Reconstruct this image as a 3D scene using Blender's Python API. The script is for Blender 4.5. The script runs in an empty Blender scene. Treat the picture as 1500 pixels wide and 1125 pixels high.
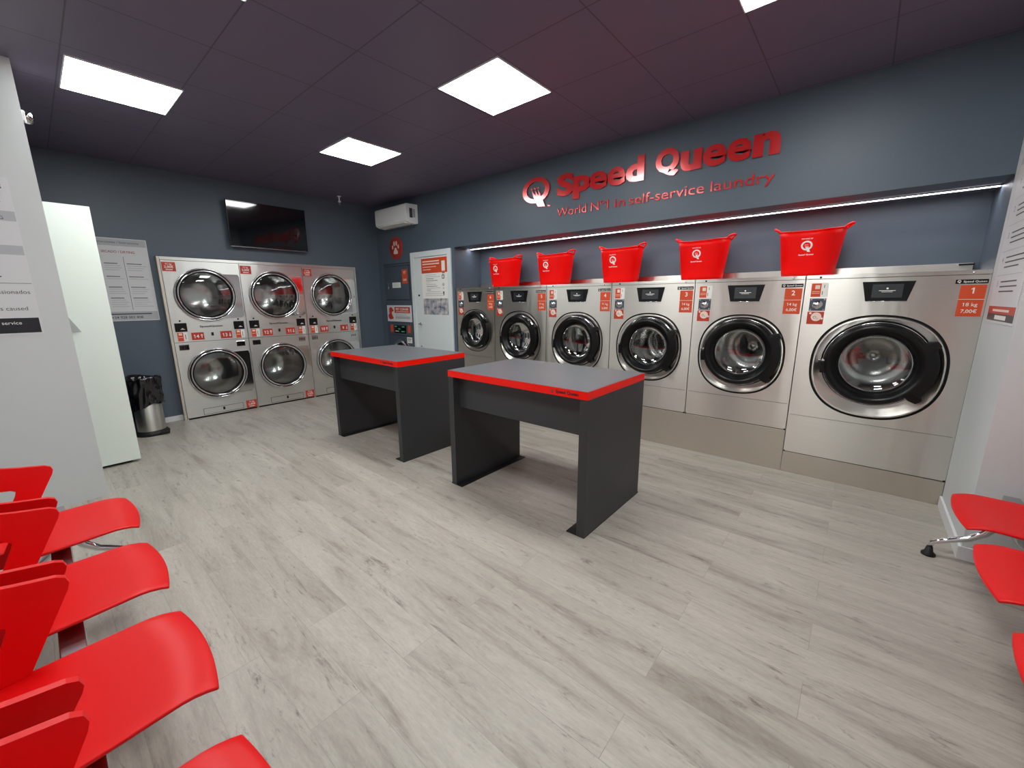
import bpy, bmesh, math, random
from mathutils import Vector, Matrix
random.seed(7)
PI = math.pi
SC = bpy.context.scene
COL = SC.collection

# ---------------------------------------------------------------- materials
def lin(c):
    return c / 12.92 if c <= 0.04045 else ((c + 0.055) / 1.055) ** 2.4
def rgb(r, g, b):
    return (lin(r / 255), lin(g / 255), lin(b / 255), 1)
def mat(name, col, rough=0.5, metal=0.0, coat=0.0, spec=0.5, aniso=0.0, coat_rough=0.05):
    m = bpy.data.materials.new(name)
    m.use_nodes = True
    b = m.node_tree.nodes['Principled BSDF']
    b.inputs['Base Color'].default_value = col
    b.inputs['Roughness'].default_value = rough
    b.inputs['Metallic'].default_value = metal
    b.inputs['Coat Weight'].default_value = coat
    b.inputs['Coat Roughness'].default_value = coat_rough
    b.inputs['Specular IOR Level'].default_value = spec
    b.inputs['Anisotropic'].default_value = aniso
    m.diffuse_color = col
    return m
def N(m, t, **kw):
    n = m.node_tree.nodes.new(t)
    for k, v in kw.items():
        setattr(n, k, v)
    return n
def LK(m, a, b):
    m.node_tree.links.new(a, b)
def bsdf(m):
    return m.node_tree.nodes['Principled BSDF']
def vary(m, scale=(3, 3, 3), amt=0.12, rough_amt=0.0, detail=3, bump=0.0):
    """subtle procedural variation of colour / roughness"""
    b = bsdf(m)
    tc = N(m, 'ShaderNodeTexCoord'); mp = N(m, 'ShaderNodeMapping')
    mp.inputs['Scale'].default_value = scale
    nz = N(m, 'ShaderNodeTexNoise'); nz.inputs['Detail'].default_value = detail
    nz.inputs['Scale'].default_value = 1
    LK(m, tc.outputs['Object'], mp.inputs['Vector']); LK(m, mp.outputs['Vector'], nz.inputs['Vector'])
    c = b.inputs['Base Color'].default_value[:]
    mx = N(m, 'ShaderNodeMix', data_type='RGBA')
    mx.inputs[6].default_value = tuple(v * (1 - amt) for v in c[:3]) + (1,)
    mx.inputs[7].default_value = tuple(min(1, v * (1 + amt)) for v in c[:3]) + (1,)
    LK(m, nz.outputs['Fac'], mx.inputs[0]); LK(m, mx.outputs[2], b.inputs['Base Color'])
    if rough_amt:
        r = b.inputs['Roughness'].default_value
        mr = N(m, 'ShaderNodeMapRange')
        mr.inputs['To Min'].default_value = r - rough_amt; mr.inputs['To Max'].default_value = r + rough_amt
        LK(m, nz.outputs['Fac'], mr.inputs['Value']); LK(m, mr.outputs['Result'], b.inputs['Roughness'])
    if bump:
        bp = N(m, 'ShaderNodeBump'); bp.inputs['Strength'].default_value = bump; bp.inputs['Distance'].default_value = 0.002
        LK(m, nz.outputs['Fac'], bp.inputs['Height']); LK(m, bp.outputs['Normal'], b.inputs['Normal'])
    return m

M = {}
def brushed(name, col, rough, an=0.8):
    m = vary(mat(name, col, rough, 1.0, aniso=an), (2, 2, 260), 0.05, 0.04)
    t = N(m, 'ShaderNodeCombineXYZ'); t.inputs[2].default_value = 1.0      # horizontal brushing
    LK(m, t.outputs[0], bsdf(m).inputs['Tangent'])
    tc = N(m, 'ShaderNodeTexCoord'); mp = N(m, 'ShaderNodeMapping'); mp.inputs['Scale'].default_value = (5, 5, 0.8)
    nz = N(m, 'ShaderNodeTexNoise'); nz.inputs['Scale'].default_value = 1; nz.inputs['Detail'].default_value = 2
    bp = N(m, 'ShaderNodeBump'); bp.inputs['Strength'].default_value = 0.5; bp.inputs['Distance'].default_value = 0.012
    LK(m, tc.outputs['Object'], mp.inputs['Vector']); LK(m, mp.outputs['Vector'], nz.inputs['Vector'])
    LK(m, nz.outputs['Fac'], bp.inputs['Height']); LK(m, bp.outputs['Normal'], bsdf(m).inputs['Normal'])
    return m
M['steel'] = brushed('brushed_steel', rgb(224, 220, 213), 0.34, 0.88)
M['steel2'] = brushed('plinth_steel', rgb(200, 192, 180), 0.45, 0.6)
M['steelv'] = brushed('brushed_steel_dryer', rgb(218, 219, 215), 0.34, 0.7)
M['mirror'] = mat('polished_steel', rgb(215, 215, 215), 0.08, 1.0)
M['chrome'] = mat('chrome', rgb(225, 225, 228), 0.08, 1.0)
M['alu'] = mat('aluminium', rgb(190, 190, 195), 0.25, 1.0)
M['drum'] = mat('drum_steel', rgb(214, 214, 212), 0.20, 1.0)
M['black'] = mat('black_plastic', rgb(10, 10, 11), 0.3, spec=0.35)
M['blackm'] = mat('matt_black', rgb(14, 14, 15), 0.6)
M['gap'] = mat('dark_gap', rgb(8, 8, 8), 0.9)
M['screen'] = mat('black_glass', rgb(6, 7, 9), 0.06, coat=1.0)
M['panelglass'] = mat('display_glass', rgb(34, 38, 42), 0.12, coat=1.0)
M['white'] = mat('white_print', rgb(240, 238, 232), 0.5)
M['ink'] = mat('dark_print', rgb(70, 68, 72), 0.6)
M['redink'] = mat('red_print', rgb(150, 60, 60), 0.6)
M['orange'] = mat('orange_label', rgb(214, 76, 34), 0.45)
M['redlab'] = mat('red_label', rgb(190, 58, 40), 0.45)
M['tub'] = vary(mat('red_flexible_plastic', rgb(255, 6, 2), 0.45, spec=0.2), (3, 3, 3), 0.02)
M['chair'] = vary(mat('red_polypropylene', rgb(216, 3, 7), 0.40, spec=0.32), (2, 2, 2), 0.03, bump=0.0)
M['edge'] = mat('red_edge_band', rgb(248, 22, 4), 0.35, spec=0.3)
M['lamtop'] = vary(mat('grey_laminate', rgb(98, 102, 106), 0.34), (30, 30, 30), 0.06)
M['lam'] = vary(mat('anthracite_laminate', rgb(52, 53, 56), 0.42), (25, 25, 25), 0.06)
M['wallw'] = vary(mat('white_paint', rgb(204, 207, 207), 0.6), (2, 2, 2), 0.02)
M['cab'] = mat('white_melamine', rgb(234, 242, 234), 0.35)
M['doorw'] = mat('white_lacquer', rgb(218, 226, 226), 0.4)
M['paper'] = mat('poster_paper', rgb(212, 212, 214), 0.5)
M['band'] = mat('poster_grey_band', rgb(176, 178, 182), 0.5)
M['navy'] = mat('poster_black_band', rgb(28, 30, 38), 0.4)
M['acw'] = mat('white_abs', rgb(246, 248, 246), 0.35)
M['sign'] = mat('red_foil_letters', rgb(222, 10, 14), 0.2, 0.3, coat=1.0, coat_rough=0.15)
bsdf(M['sign']).inputs['Coat IOR'].default_value = 1.75
M['signdisc'] = mat('brown_red_disc', rgb(168, 52, 40), 0.5)
M['cream'] = mat('cream_print', rgb(240, 214, 200), 0.5)
M['petgrey'] = mat('slate_panel', rgb(72, 82, 94), 0.42)
M['bag'] = vary(mat('black_bin_bag', rgb(14, 14, 18), 0.22, coat=0.6), (9, 9, 9), 0.1)
M['base'] = mat('white_baseboard', rgb(222, 222, 224), 0.45)
M['photo'] = None
M['green'] = mat('green_lcd', rgb(70, 190, 120), 0.4)

def wall_dark():
    m = mat('slate_blue_paint', rgb(84, 96, 108), 0.45)
    b = bsdf(m)
    vary(m, (60, 60, 60), 0.05, bump=0.12)
    return m
M['walld'] = wall_dark()

def ceiling_mat():
    m = mat('dark_ceiling_tiles', rgb(98, 84, 108), 0.42)
    b = bsdf(m)
    tc = N(m, 'ShaderNodeTexCoord'); sp = N(m, 'ShaderNodeSeparateXYZ')
    LK(m, tc.outputs['Object'], sp.inputs[0])
    outs = []
    for ax, off, mod in (('X', 3.04, 0.6), ('Y', -1.17, 0.57)):
        s = N(m, 'ShaderNodeMath', operation='SUBTRACT'); s.inputs[1].default_value = off - 30 * mod
        LK(m, sp.outputs[ax], s.inputs[0])
        d = N(m, 'ShaderNodeMath', operation='PINGPONG'); d.inputs[1].default_value = mod / 2
        # distance to the nearest joint
        LK(m, s.outputs[0], d.inputs[0])
        l = N(m, 'ShaderNodeMath', operation='LESS_THAN'); l.inputs[1].default_value = 0.0035
        LK(m, d.outputs[0], l.inputs[0]); outs.append(l)
    mxn = N(m, 'ShaderNodeMath', operation='MAXIMUM')
    LK(m, outs[0].outputs[0], mxn.inputs[0]); LK(m, outs[1].outputs[0], mxn.inputs[1])
    nz = N(m, 'ShaderNodeTexNoise'); nz.inputs['Scale'].default_value = 260
    LK(m, tc.outputs['Object'], nz.inputs['Vector'])
    mx = N(m, 'ShaderNodeMix', data_type='RGBA')
    mx.inputs[6].default_value = rgb(98, 88, 110); mx.inputs[7].default_value = rgb(113, 102, 126)
    LK(m, nz.outputs['Fac'], mx.inputs[0])
    m2 = N(m, 'ShaderNodeMix', data_type='RGBA'); m2.inputs[7].default_value = rgb(72, 62, 78)
    LK(m, mxn.outputs[0], m2.inputs[0]); LK(m, mx.outputs[2], m2.inputs[6])
    LK(m, m2.outputs[2], b.inputs['Base Color'])
    bp = N(m, 'ShaderNodeBump'); bp.inputs['Strength'].default_value = 0.15; bp.inputs['Distance'].default_value = 0.001
    LK(m, nz.outputs['Fac'], bp.inputs['Height']); LK(m, bp.outputs['Normal'], b.inputs['Normal'])
    return m
M['ceil'] = ceiling_mat()

def floor_mat():
    m = mat('grey_oak_vinyl_planks', rgb(160, 152, 142), 0.42)
    b = bsdf(m)
    tc = N(m, 'ShaderNodeTexCoord')
    br = N(m, 'ShaderNodeTexBrick')
    br.offset = 0.37; br.offset_frequency = 2; br.squash = 1
    br.inputs['Scale'].default_value = 1.0
    br.inputs['Brick Width'].default_value = 1.22; br.inputs['Row Height'].default_value = 0.18
    br.inputs['Mortar Size'].default_value = 0.0011; br.inputs['Mortar Smooth'].default_value = 0.3
    br.inputs['Color1'].default_value = (0, 0, 0, 1); br.inputs['Color2'].default_value = (1, 1, 1, 1)
    br.inputs['Mortar'].default_value = (0.5, 0.5, 0.5, 1)
    LK(m, tc.outputs['Object'], br.inputs['Vector'])
    # per-plank shift of the grain
    sc = N(m, 'ShaderNodeMath', operation='MULTIPLY'); sc.inputs[1].default_value = 37.0
    LK(m, br.outputs['Color'], sc.inputs[0])
    def grain(scale, detail, rough, dist=0.0):
        mp = N(m, 'ShaderNodeMapping'); mp.inputs['Scale'].default_value = scale
        LK(m, tc.outputs['Object'], mp.inputs['Vector'])
        nz = N(m, 'ShaderNodeTexNoise', noise_dimensions='4D')
        nz.inputs['Scale'].default_value = 1; nz.inputs['Detail'].default_value = detail
        nz.inputs['Roughness'].default_value = rough; nz.inputs['Distortion'].default_value = dist
        LK(m, mp.outputs['Vector'], nz.inputs['Vector']); LK(m, sc.outputs[0], nz.inputs['W'])
        return nz
    g1 = grain((0.9, 8, 1), 6, 0.68, 0.8)
    g2 = grain((22, 110, 1), 5, 0.75)
    g3 = grain((3.0, 17, 1), 8, 0.8, 1.6)
    r1 = N(m, 'ShaderNodeValToRGB'); e = r1.color_ramp.elements
    e[0].position = 0.28; e[0].color = rgb(128, 119, 109)
    e[1].position = 0.62; e[1].color = rgb(181, 175, 165)
    x = r1.color_ramp.elements.new(0.45); x.color = rgb(168, 161, 151)
    LK(m, g1.outputs['Fac'], r1.inputs['Fac'])
    r3 = N(m, 'ShaderNodeValToRGB'); e = r3.color_ramp.elements
    e[0].position = 0.33; e[0].color = (0.36, 0.335, 0.315, 1); e[1].position = 0.44; e[1].color = (1, 1, 1, 1)
    LK(m, g3.outputs['Fac'], r3.inputs['Fac'])
    mu = N(m, 'ShaderNodeMix', data_type='RGBA', blend_type='MULTIPLY'); mu.inputs[0].default_value = 0.9
    LK(m, r1.outputs['Color'], mu.inputs[6]); LK(m, r3.outputs['Color'], mu.inputs[7])
    r2 = N(m, 'ShaderNodeMapRange'); r2.inputs['From Min'].default_value = 0.3; r2.inputs['From Max'].default_value = 0.7
    r2.inputs['To Min'].default_value = 0.86; r2.inputs['To Max'].default_value = 1.1
    LK(m, g2.outputs['Fac'], r2.inputs['Value'])
    m2 = N(m, 'ShaderNodeMix', data_type='RGBA', blend_type='MULTIPLY'); m2.inputs[0].default_value = 1
    LK(m, mu.outputs[2], m2.inputs[6]); LK(m, r2.outputs['Result'], m2.inputs[7])
    # plank tone
    r4 = N(m, 'ShaderNodeMapRange'); r4.inputs['To Min'].default_value = 0.93; r4.inputs['To Max'].default_value = 1.03
    LK(m, br.outputs['Color'], r4.inputs['Value'])
    m3 = N(m, 'ShaderNodeMix', data_type='RGBA', blend_type='MULTIPLY'); m3.inputs[0].default_value = 1
    LK(m, m2.outputs[2], m3.inputs[6]); LK(m, r4.outputs['Result'], m3.inputs[7])
    m4 = N(m, 'ShaderNodeMix', data_type='RGBA'); m4.inputs[7].default_value = rgb(96, 90, 84)
    f = N(m, 'ShaderNodeMath', operation='MULTIPLY'); f.inputs[1].default_value = 0.35
    LK(m, br.outputs['Fac'], f.inputs[0]); LK(m, f.outputs[0], m4.inputs[0])
    LK(m, m3.outputs[2], m4.inputs[6]); LK(m, m4.outputs[2], b.inputs['Base Color'])
    bp = N(m, 'ShaderNodeBump'); bp.inputs['Strength'].default_value = 0.12; bp.inputs['Distance'].default_value = 0.001
    LK(m, g2.outputs['Fac'], bp.inputs['Height']); LK(m, bp.outputs['Normal'], b.inputs['Normal'])
    return m
M['floor'] = floor_mat()

def emis(name, col, s):
    m = bpy.data.materials.new(name); m.use_nodes = True
    nt = m.node_tree; nt.nodes.clear()
    o = nt.nodes.new('ShaderNodeOutputMaterial'); e = nt.nodes.new('ShaderNodeEmission')
    e.inputs['Color'].default_value = col; e.inputs['Strength'].default_value = s
    nt.links.new(e.outputs[0], o.inputs['Surface'])
    return m
M['lamp'] = emis('led_panel_light', (0.975, 1.0, 0.985, 1), 24.0)
M['strip'] = emis('led_strip_light', (0.98, 0.94, 1.0, 1), 18.0)

def glass_mat(name, tint, gl=0.09):
    m = bpy.data.materials.new(name); m.use_nodes = True
    nt = m.node_tree; nt.nodes.clear()
    o = nt.nodes.new('ShaderNodeOutputMaterial'); t = nt.nodes.new('ShaderNodeBsdfTransparent')
    g = nt.nodes.new('ShaderNodeBsdfGlossy'); mx = nt.nodes.new('ShaderNodeMixShader')
    f = nt.nodes.new('ShaderNodeFresnel'); f.inputs['IOR'].default_value = 1.55
    a = nt.nodes.new('ShaderNodeMath'); a.operation = 'ADD'; a.inputs[1].default_value = gl
    t.inputs['Color'].default_value = tint
    g.inputs['Roughness'].default_value = 0.03
    nt.links.new(f.outputs[0], a.inputs[0]); nt.links.new(a.outputs[0], mx.inputs[0])
    nt.links.new(t.outputs[0], mx.inputs[1]); nt.links.new(g.outputs[0], mx.inputs[2])
    nt.links.new(mx.outputs[0], o.inputs['Surface'])
    return m
M['glass'] = glass_mat('door_glass', (0.80, 0.82, 0.81, 1), 0.10)

def photo_mat():
    m = mat('printed_photo', rgb(150, 155, 160), 0.45)
    tc = N(m, 'ShaderNodeTexCoord'); nz = N(m, 'ShaderNodeTexNoise')
    nz.inputs['Scale'].default_value = 14; nz.inputs['Detail'].default_value = 6
    LK(m, tc.outputs['Object'], nz.inputs['Vector'])
    r = N(m, 'ShaderNodeValToRGB'); e = r.color_ramp.elements
    e[0].position = 0.34; e[0].color = rgb(58, 62, 76)
    e[1].position = 0.66; e[1].color = rgb(205, 205, 208)
    x = r.color_ramp.elements.new(0.46); x.color = rgb(150, 156, 166)
    x = r.color_ramp.elements.new(0.56); x.color = rgb(180, 172, 170)
    LK(m, nz.outputs['Fac'], r.inputs['Fac']); LK(m, r.outputs['Color'], bsdf(m).inputs['Base Color'])
    return m
M['photo'] = photo_mat()

# ---------------------------------------------------------------- mesh builder
def glyphs(s, off=0.0, shear=0.0, ext=0.0):
    cu = bpy.data.curves.new('t', 'FONT'); cu.body = s; cu.size = 1.0; cu.offset = off; cu.shear = shear
    cu.resolution_u = 3; cu.extrude = ext
    o = bpy.data.objects.new('t', cu); COL.objects.link(o)
    dg = bpy.context.evaluated_depsgraph_get()
    me = bpy.data.meshes.new_from_object(o.evaluated_get(dg))
    vs = [v.co.copy() for v in me.vertices]; fs = [list(p.vertices) for p in me.polygons]
    if '1' in s and len(s) > 0 and not shear:
        # the built-in figure one is a bare stem: give it its flag
        for i, ch in enumerate(s):
            if ch != '1': continue
            cu.body = s[:i + 1]; bpy.context.view_layer.update()
            dg = bpy.context.evaluated_depsgraph_get()
            m2 = bpy.data.meshes.new_from_object(o.evaluated_get(dg))
            xr = max(v.co.x for v in m2.vertices) - off; bpy.data.meshes.remove(m2)
            xl = xr - 0.098; k = len(vs); w_ = 0.085 + off
            for zz in ((-ext, ext) if ext else (0.0,)):
                vs += [Vector((xl + .01, 0.682 + off, zz)), Vector((xl - 0.135 - off, 0.565, zz)), Vector((xl - 0.135 - off, 0.565 - w_, zz)), Vector((xl + .01, 0.682 - w_ - 0.03, zz))]
            fs.append([k, k + 1, k + 2, k + 3])
            if ext:
                fs.append([k + 7, k + 6, k + 5, k + 4]); fs += [[k + a, k + (a + 1) % 4, k + 4 + (a + 1) % 4, k + 4 + a] for a in range(4)]
    bpy.data.objects.remove(o); bpy.data.curves.remove(cu); bpy.data.meshes.remove(me)
    return vs, fs
GC = {}

class MB:
    """collects shapes (x right, y into the wall, z up), builds ONE mesh object"""
    def __init__(self):
        self.v = []; self.f = []; self.mi = []; self.mats = []; self.sm = []
    def m(self, mt):
        if mt not in self.mats: self.mats.append(mt)
        return self.mats.index(mt)
    def add(self, vs, fs, mt, smooth=False):
        o = len(self.v); k = self.m(mt)
        self.v += [tuple(p) for p in vs]
        for f in fs:
            self.f.append([i + o for i in f]); self.mi.append(k); self.sm.append(smooth)
        return self
    def box(self, x0, x1, y0, y1, z0, z1, mt, smooth=False):
        vs = [(x, y, z) for x in (x0, x1) for y in (y0, y1) for z in (z0, z1)]
        fs = [(0, 1, 3, 2), (4, 6, 7, 5), (0, 4, 5, 1), (2, 3, 7, 6), (0, 2, 6, 4), (1, 5, 7, 3)]
        return self.add(vs, fs, mt, smooth)
    def quad(self, a, b, c, d, mt):
        return self.add([a, b, c, d], [(0, 1, 2, 3)], mt)
    def plate(self, pts, y0, y1, mt):
        """polygon in x-z, extruded from y0 (front) to y1"""
        n = len(pts)
        vs = [(x, y0, z) for x, z in pts] + [(x, y1, z) for x, z in pts]
        fs = [list(range(n)), list(range(2 * n - 1, n - 1, -1))]
        fs += [(i, (i + 1) % n, (i + 1) % n + n, i + n) for i in range(n)]
        return self.add(vs, fs, mt)
    def prism(self, pts, x0, x1, mt):
        """polygon in y-z, extruded along x"""
        n = len(pts)
        vs = [(x0, y, z) for y, z in pts] + [(x1, y, z) for y, z in pts]
        fs = [list(range(n)), list(range(2 * n - 1, n - 1, -1))]
        fs += [(i, (i + 1) % n, (i + 1) % n + n, i + n) for i in range(n)]
        return self.add(vs, fs, mt)
    def disc(self, cx, cz, r, y, mt, n=40, rz=None):
        rz = rz or r
        pts = [(cx + r * math.cos(2 * PI * i / n), y, cz + rz * math.sin(2 * PI * i / n)) for i in range(n)]
        return self.add(pts, [list(range(n))], mt)
    def lathe(self, cx, cz, prof, mt, n=64, close=False):
        """profile (r, y) revolved about the axis through (cx, cz) along y"""
        vs = []; k = len(prof)
        for i in range(n):
            a = 2 * PI * i / n
            for r, y in prof:
                vs.append((cx + r * math.cos(a), y, cz + r * math.sin(a)))
        fs = []
        for i in range(n):
            j = (i + 1) % n
            for q in range(k - 1):
                fs.append((i * k + q, j * k + q, j * k + q + 1, i * k + q + 1))
            if close: fs.append((i * k + k - 1, j * k + k - 1, j * k, i * k))
        return self.add(vs, fs, mt, True)
    def lathez(self, cx, cy, prof, mt, n=48, sq=2.0, sx=1.0, sy=1.0):
        """profile (r, z) revolved about a vertical axis"""
        vs = []; k = len(prof)
        for i in range(n):
            a = 2 * PI * i / n
            c, s = math.cos(a), math.sin(a)
            q = (abs(c) ** sq + abs(s) ** sq) ** (-1 / sq)
            for r, z in prof:
                vs.append((cx + r * c * q * sx, cy + r * s * q * sy, z))
        fs = []
        for i in range(n):
            j = (i + 1) % n
            for q in range(k - 1):
                fs.append((i * k + q, j * k + q, j * k + q + 1, i * k + q + 1))
        return self.add(vs, fs, mt, True)
    def ring(self, inner, outer, mt, smooth=False):
        n = len(inner)
        vs = list(inner) + list(outer)
        fs = [(i, (i + 1) % n, (i + 1) % n + n, i + n) for i in range(n)]
        return self.add(vs, fs, mt, smooth)
    def tube(self, pts, r, mt, n=12, caps=True):
        pts = [Vector(p) for p in pts]
        rs = r if isinstance(r, (list, tuple)) else [r] * len(pts)
        t0 = (pts[1] - pts[0]).normalized()
        up = Vector((0, 0, 1)) if abs(t0.z) < 0.9 else Vector((1, 0, 0))
        nrm = t0.cross(up).normalized()
        vs = []
        for i, p in enumerate(pts):
            if i == 0: t = pts[1] - pts[0]
            elif i == len(pts) - 1: t = pts[-1] - pts[-2]
            else: t = (pts[i + 1] - pts[i]).normalized() + (pts[i] - pts[i - 1]).normalized()
            t.normalize()
            nrm = (nrm - t * nrm.dot(t)).normalized(); bn = t.cross(nrm)
            for j in range(n):
                a = 2 * PI * j / n
                vs.append(p + (nrm * math.cos(a) + bn * math.sin(a)) * rs[i])
        fs = []
        for i in range(len(pts) - 1):
            for j in range(n):
                k = (j + 1) % n
                fs.append((i * n + j, i * n + k, (i + 1) * n + k, (i + 1) * n + j))
        if caps:
            fs.append(list(range(n))[::-1]); fs.append([(len(pts) - 1) * n + j for j in range(n)])
        return self.add(vs, fs, mt, True)
    def text(self, s, x, z, h, mt, y=-0.0012, w=None, align='C', off=0.0, shear=0.0, ext=0.0, ref=None):
        """flat lettering in the x-z plane; z = baseline, h = height of a capital"""
        key = (s, off, shear, ext > 0)
        if key not in GC: GC[key] = glyphs(s, off, shear, 1.0 if ext > 0 else 0.0)
        vs, fs = GC[key]
        if not vs: return self
        x0 = min(v.x for v in vs); x1 = max(v.x for v in vs)
        k = h / (0.682 + 2 * off)
        kx = (w / (x1 - x0)) if w else k
        wd = (x1 - x0) * kx
        ox = {'C': x - wd / 2, 'L': x, 'R': x - wd}[align]
        out = [(ox + (v.x - x0) * kx, y - v.z * ext, z + (v.y + off) * k) for v in vs]
        return self.add(out, [f[::-1] if False else f for f in fs], mt)
    def bar(self, x0, x1, z, h, mt, y=-0.0012):
        return self.quad((x0, y, z), (x1, y, z), (x1, y, z + h), (x0, y, z + h), mt)
    def build(self, name, parent=None, loc=None, rotz=0, bevel=0, seg=2):
        me = bpy.data.meshes.new(name)
        me.from_pydata(self.v, [], self.f)
        for mt in self.mats: me.materials.append(M[mt])
        for p, k, s in zip(me.polygons, self.mi, self.sm):
            p.material_index = k; p.use_smooth = s
        me.update()
        o = bpy.data.objects.new(name, me); COL.objects.link(o)
        if parent: o.parent = parent
        if loc: o.location = loc
        if rotz: o.rotation_euler = (0, 0, rotz)
        if bevel:
            b = o.modifiers.new('bevel', 'BEVEL'); b.width = bevel; b.segments = seg
            b.limit_method = 'ANGLE'; b.angle_limit = 0.7
        return o

def fix_normals(o):
    bm = bmesh.new(); bm.from_mesh(o.data)
    bmesh.ops.recalc_face_normals(bm, faces=bm.faces); bm.to_mesh(o.data); bm.free()
    return o
def thing(name, label, cat, loc=(0, 0, 0), rotz=0, group=None):
    o = bpy.data.objects.new(name, None); COL.objects.link(o)
    o.empty_display_size = 0.1
    o.location = loc; o.rotation_euler = (0, 0, rotz)
    o['label'] = label; o['category'] = cat
    if group: o['group'] = group
    return o
def tag(o, label, cat, group=None):
    o['label'] = label; o['category'] = cat
    if group: o['group'] = group
    return o
def struct(o):
    o['kind'] = 'structure'; return o
def sub(o, label):
    o['label'] = label; return o

def sq_pts(cx, cz, rx, rz, y, n=96, e=2.3):
    out = []
    for i in range(n):
        a = 2 * PI * i / n
        c, s = math.cos(a), math.sin(a)
        out.append((cx + rx * math.copysign(abs(c) ** (2 / e), c), y, cz + rz * math.copysign(abs(s) ** (2 / e), s)))
    return out
def hole_panel(b, x0, x1, z0, z1, hole, y, mt):
    """rectangular sheet in plane y with a hole given by a list of points"""
    cx = sum(p[0] for p in hole) / len(hole); cz = sum(p[2] for p in hole) / len(hole)
    hs = sorted(((math.atan2(p[2] - cz, p[0] - cx), p) for p in hole), key=lambda t: t[0])
    corners = [(x0, z0), (x1, z0), (x1, z1), (x0, z1)]
    def edge(a):
        c, s = math.cos(a), math.sin(a); t = []
        if c > 1e-9: t.append((x1 - cx) / c)
        if c < -1e-9: t.append((x0 - cx) / c)
        if s > 1e-9: t.append((z1 - cz) / s)
        if s < -1e-9: t.append((z0 - cz) / s)
        k = min(t); return (cx + c * k, y, cz + s * k)
    ev = [(a, p, edge(a)) for a, p in hs]
    n = len(ev); vs = []; fs = []
    for a, p, e in ev: vs += [(p[0], y, p[2]), e]
    ca = [(math.atan2(z - cz, x - cx), (x, y, z)) for x, z in corners]
    for i in range(n):
        j = (i + 1) % n; a0 = ev[i][0]; a1 = ev[j][0] + (2 * PI if j == 0 else 0)
        f = [2 * i, 2 * i + 1]
        for a, c in ca:
            for k in (0, 2 * PI):
                if a0 < a + k < a1:
                    vs.append(c); f.append(len(vs) - 1)
        f += [2 * j + 1, 2 * j]
        fs.append(f)
    b.add(vs, fs, mt)

# ---------------------------------------------------------------- measurements
H = 2.83          # ceiling
XR = 6.66         # right pillar face
XE = 7.16         # wall behind the right-hand bench
YL = -4.30        # wall behind the left-hand bench
SF = 2.08         # underside of the fascia above the washers
RD = 0.50         # depth of the niche above the washers

# ---------------------------------------------------------------- room shell
struct(MB().box(-0.75, XE + 0.15, YL - 0.12, 0.95, -0.08, 0.0, 'floor').build('floor'))
struct(MB().box(-0.75, XE + 0.15, YL - 0.12, 0.95, H, H + 0.08, 'ceil').build('ceiling'))
DY0, DY1 = -2.790, -0.485          # dryer opening in the back wall
b = MB()
b.box(-0.12, 0, YL, DY0, 0, H, 'walld')
b.box(-0.12, 0, DY1, 0.0, 0, H, 'walld')
b.box(-0.12, 0, DY0, DY1, 1.89, H, 'walld')
b.box(-0.75, -0.70, DY0 - .05, DY1 + .05, 0, 1.95, 'walld')
struct(b.build('wall_back'))
b = MB()
b.box(-0.12, 1.838, 0, 0.95, 0, H, 'walld')
b.box(1.838, XR + 0.10, 0, 0.12, SF, H, 'walld')
b.box(1.838, XR + 0.10, 0.12, RD + 0.1, SF, SF + 0.1, 'walld')
b.box(1.838, XR, RD, RD + 0.1, 1.556, SF, 'walld')
b.box(1.838, XR, 0.90, 0.95, 0, 1.556, 'walld')
b.box(XR, XR + 0.10, 0.002, 0.95, 0, SF, 'walld')
struct(b.build('wall_right'))
struct(MB().box(XR, XE + 0.15, -0.74, 0.0, 0, H, 'wallw').build('wall_pillar_right'))
struct(MB().box(XE, XE + 0.15, YL, -0.74, 0, H, 'wallw').build('wall_front'))
struct(MB().box(2.02, XE, YL - 0.12, YL, 0, H, 'wallw').build('wall_left'))
struct(MB().box(-0.12, 1.80, YL - 0.12, YL, 0, H, 'walld').build('wall_left_rear'))
struct(MB().box(1.80, 2.02, YL - 0.12, -3.642, 0, H, 'wallw').build('wall_pillar_left'))
struct(MB().box(0.001, 0.014, -3.9, DY0 + 0.0, 0, 0.062, 'base').build('baseboard_back', bevel=.002))
b = MB()
b.box(XR - 0.014, XR - 0.0005, -0.754, -0.012, 0, 0.075, 'base')
b.box(XR - 0.0005, XE, -0.754, -0.7405, 0, 0.075, 'base')
struct(b.build('baseboard_right', bevel=.002))

# ---------------------------------------------------------------- ceiling lights
LS = [(3.669, -1.172, 'square ceiling panel light nearest the red lettering on the washer wall'),
      (1.839, -1.153, 'square ceiling panel light nearest the corner with the air conditioner'),
      (1.765, -2.875, 'ceiling panel light nearest the white cabinet'),
      (5.443, -1.180, 'ceiling panel light cut off by the top edge above the big washers'),
      (3.620, -2.885, 'ceiling panel light above the left bench, just at the top edge'),
      (5.443, -2.885, 'ceiling panel light overhead beside the camera, above the near floor')]
for x, y, lb in LS:
    s = 0.551
    t = thing('ceiling_light', lb, 'ceiling light', (x + s / 2, y - s / 2, H), 0, 'square panel lights in the ceiling')
    b = MB(); h = s / 2; k = h + 0.006
    for x0, x1, y0, y1 in ((-k, k, -k, -h), (-k, k, h, k), (-k, -h, -h, h), (h, k, -h, h)):
        b.box(x0, x1, y0, y1, -0.008, -0.0005, 'acw')
    b.build('frame', t)
    MB().box(-h, h, -h, h, -0.006, -0.001, 'lamp').build('diffuser', t)

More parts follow.
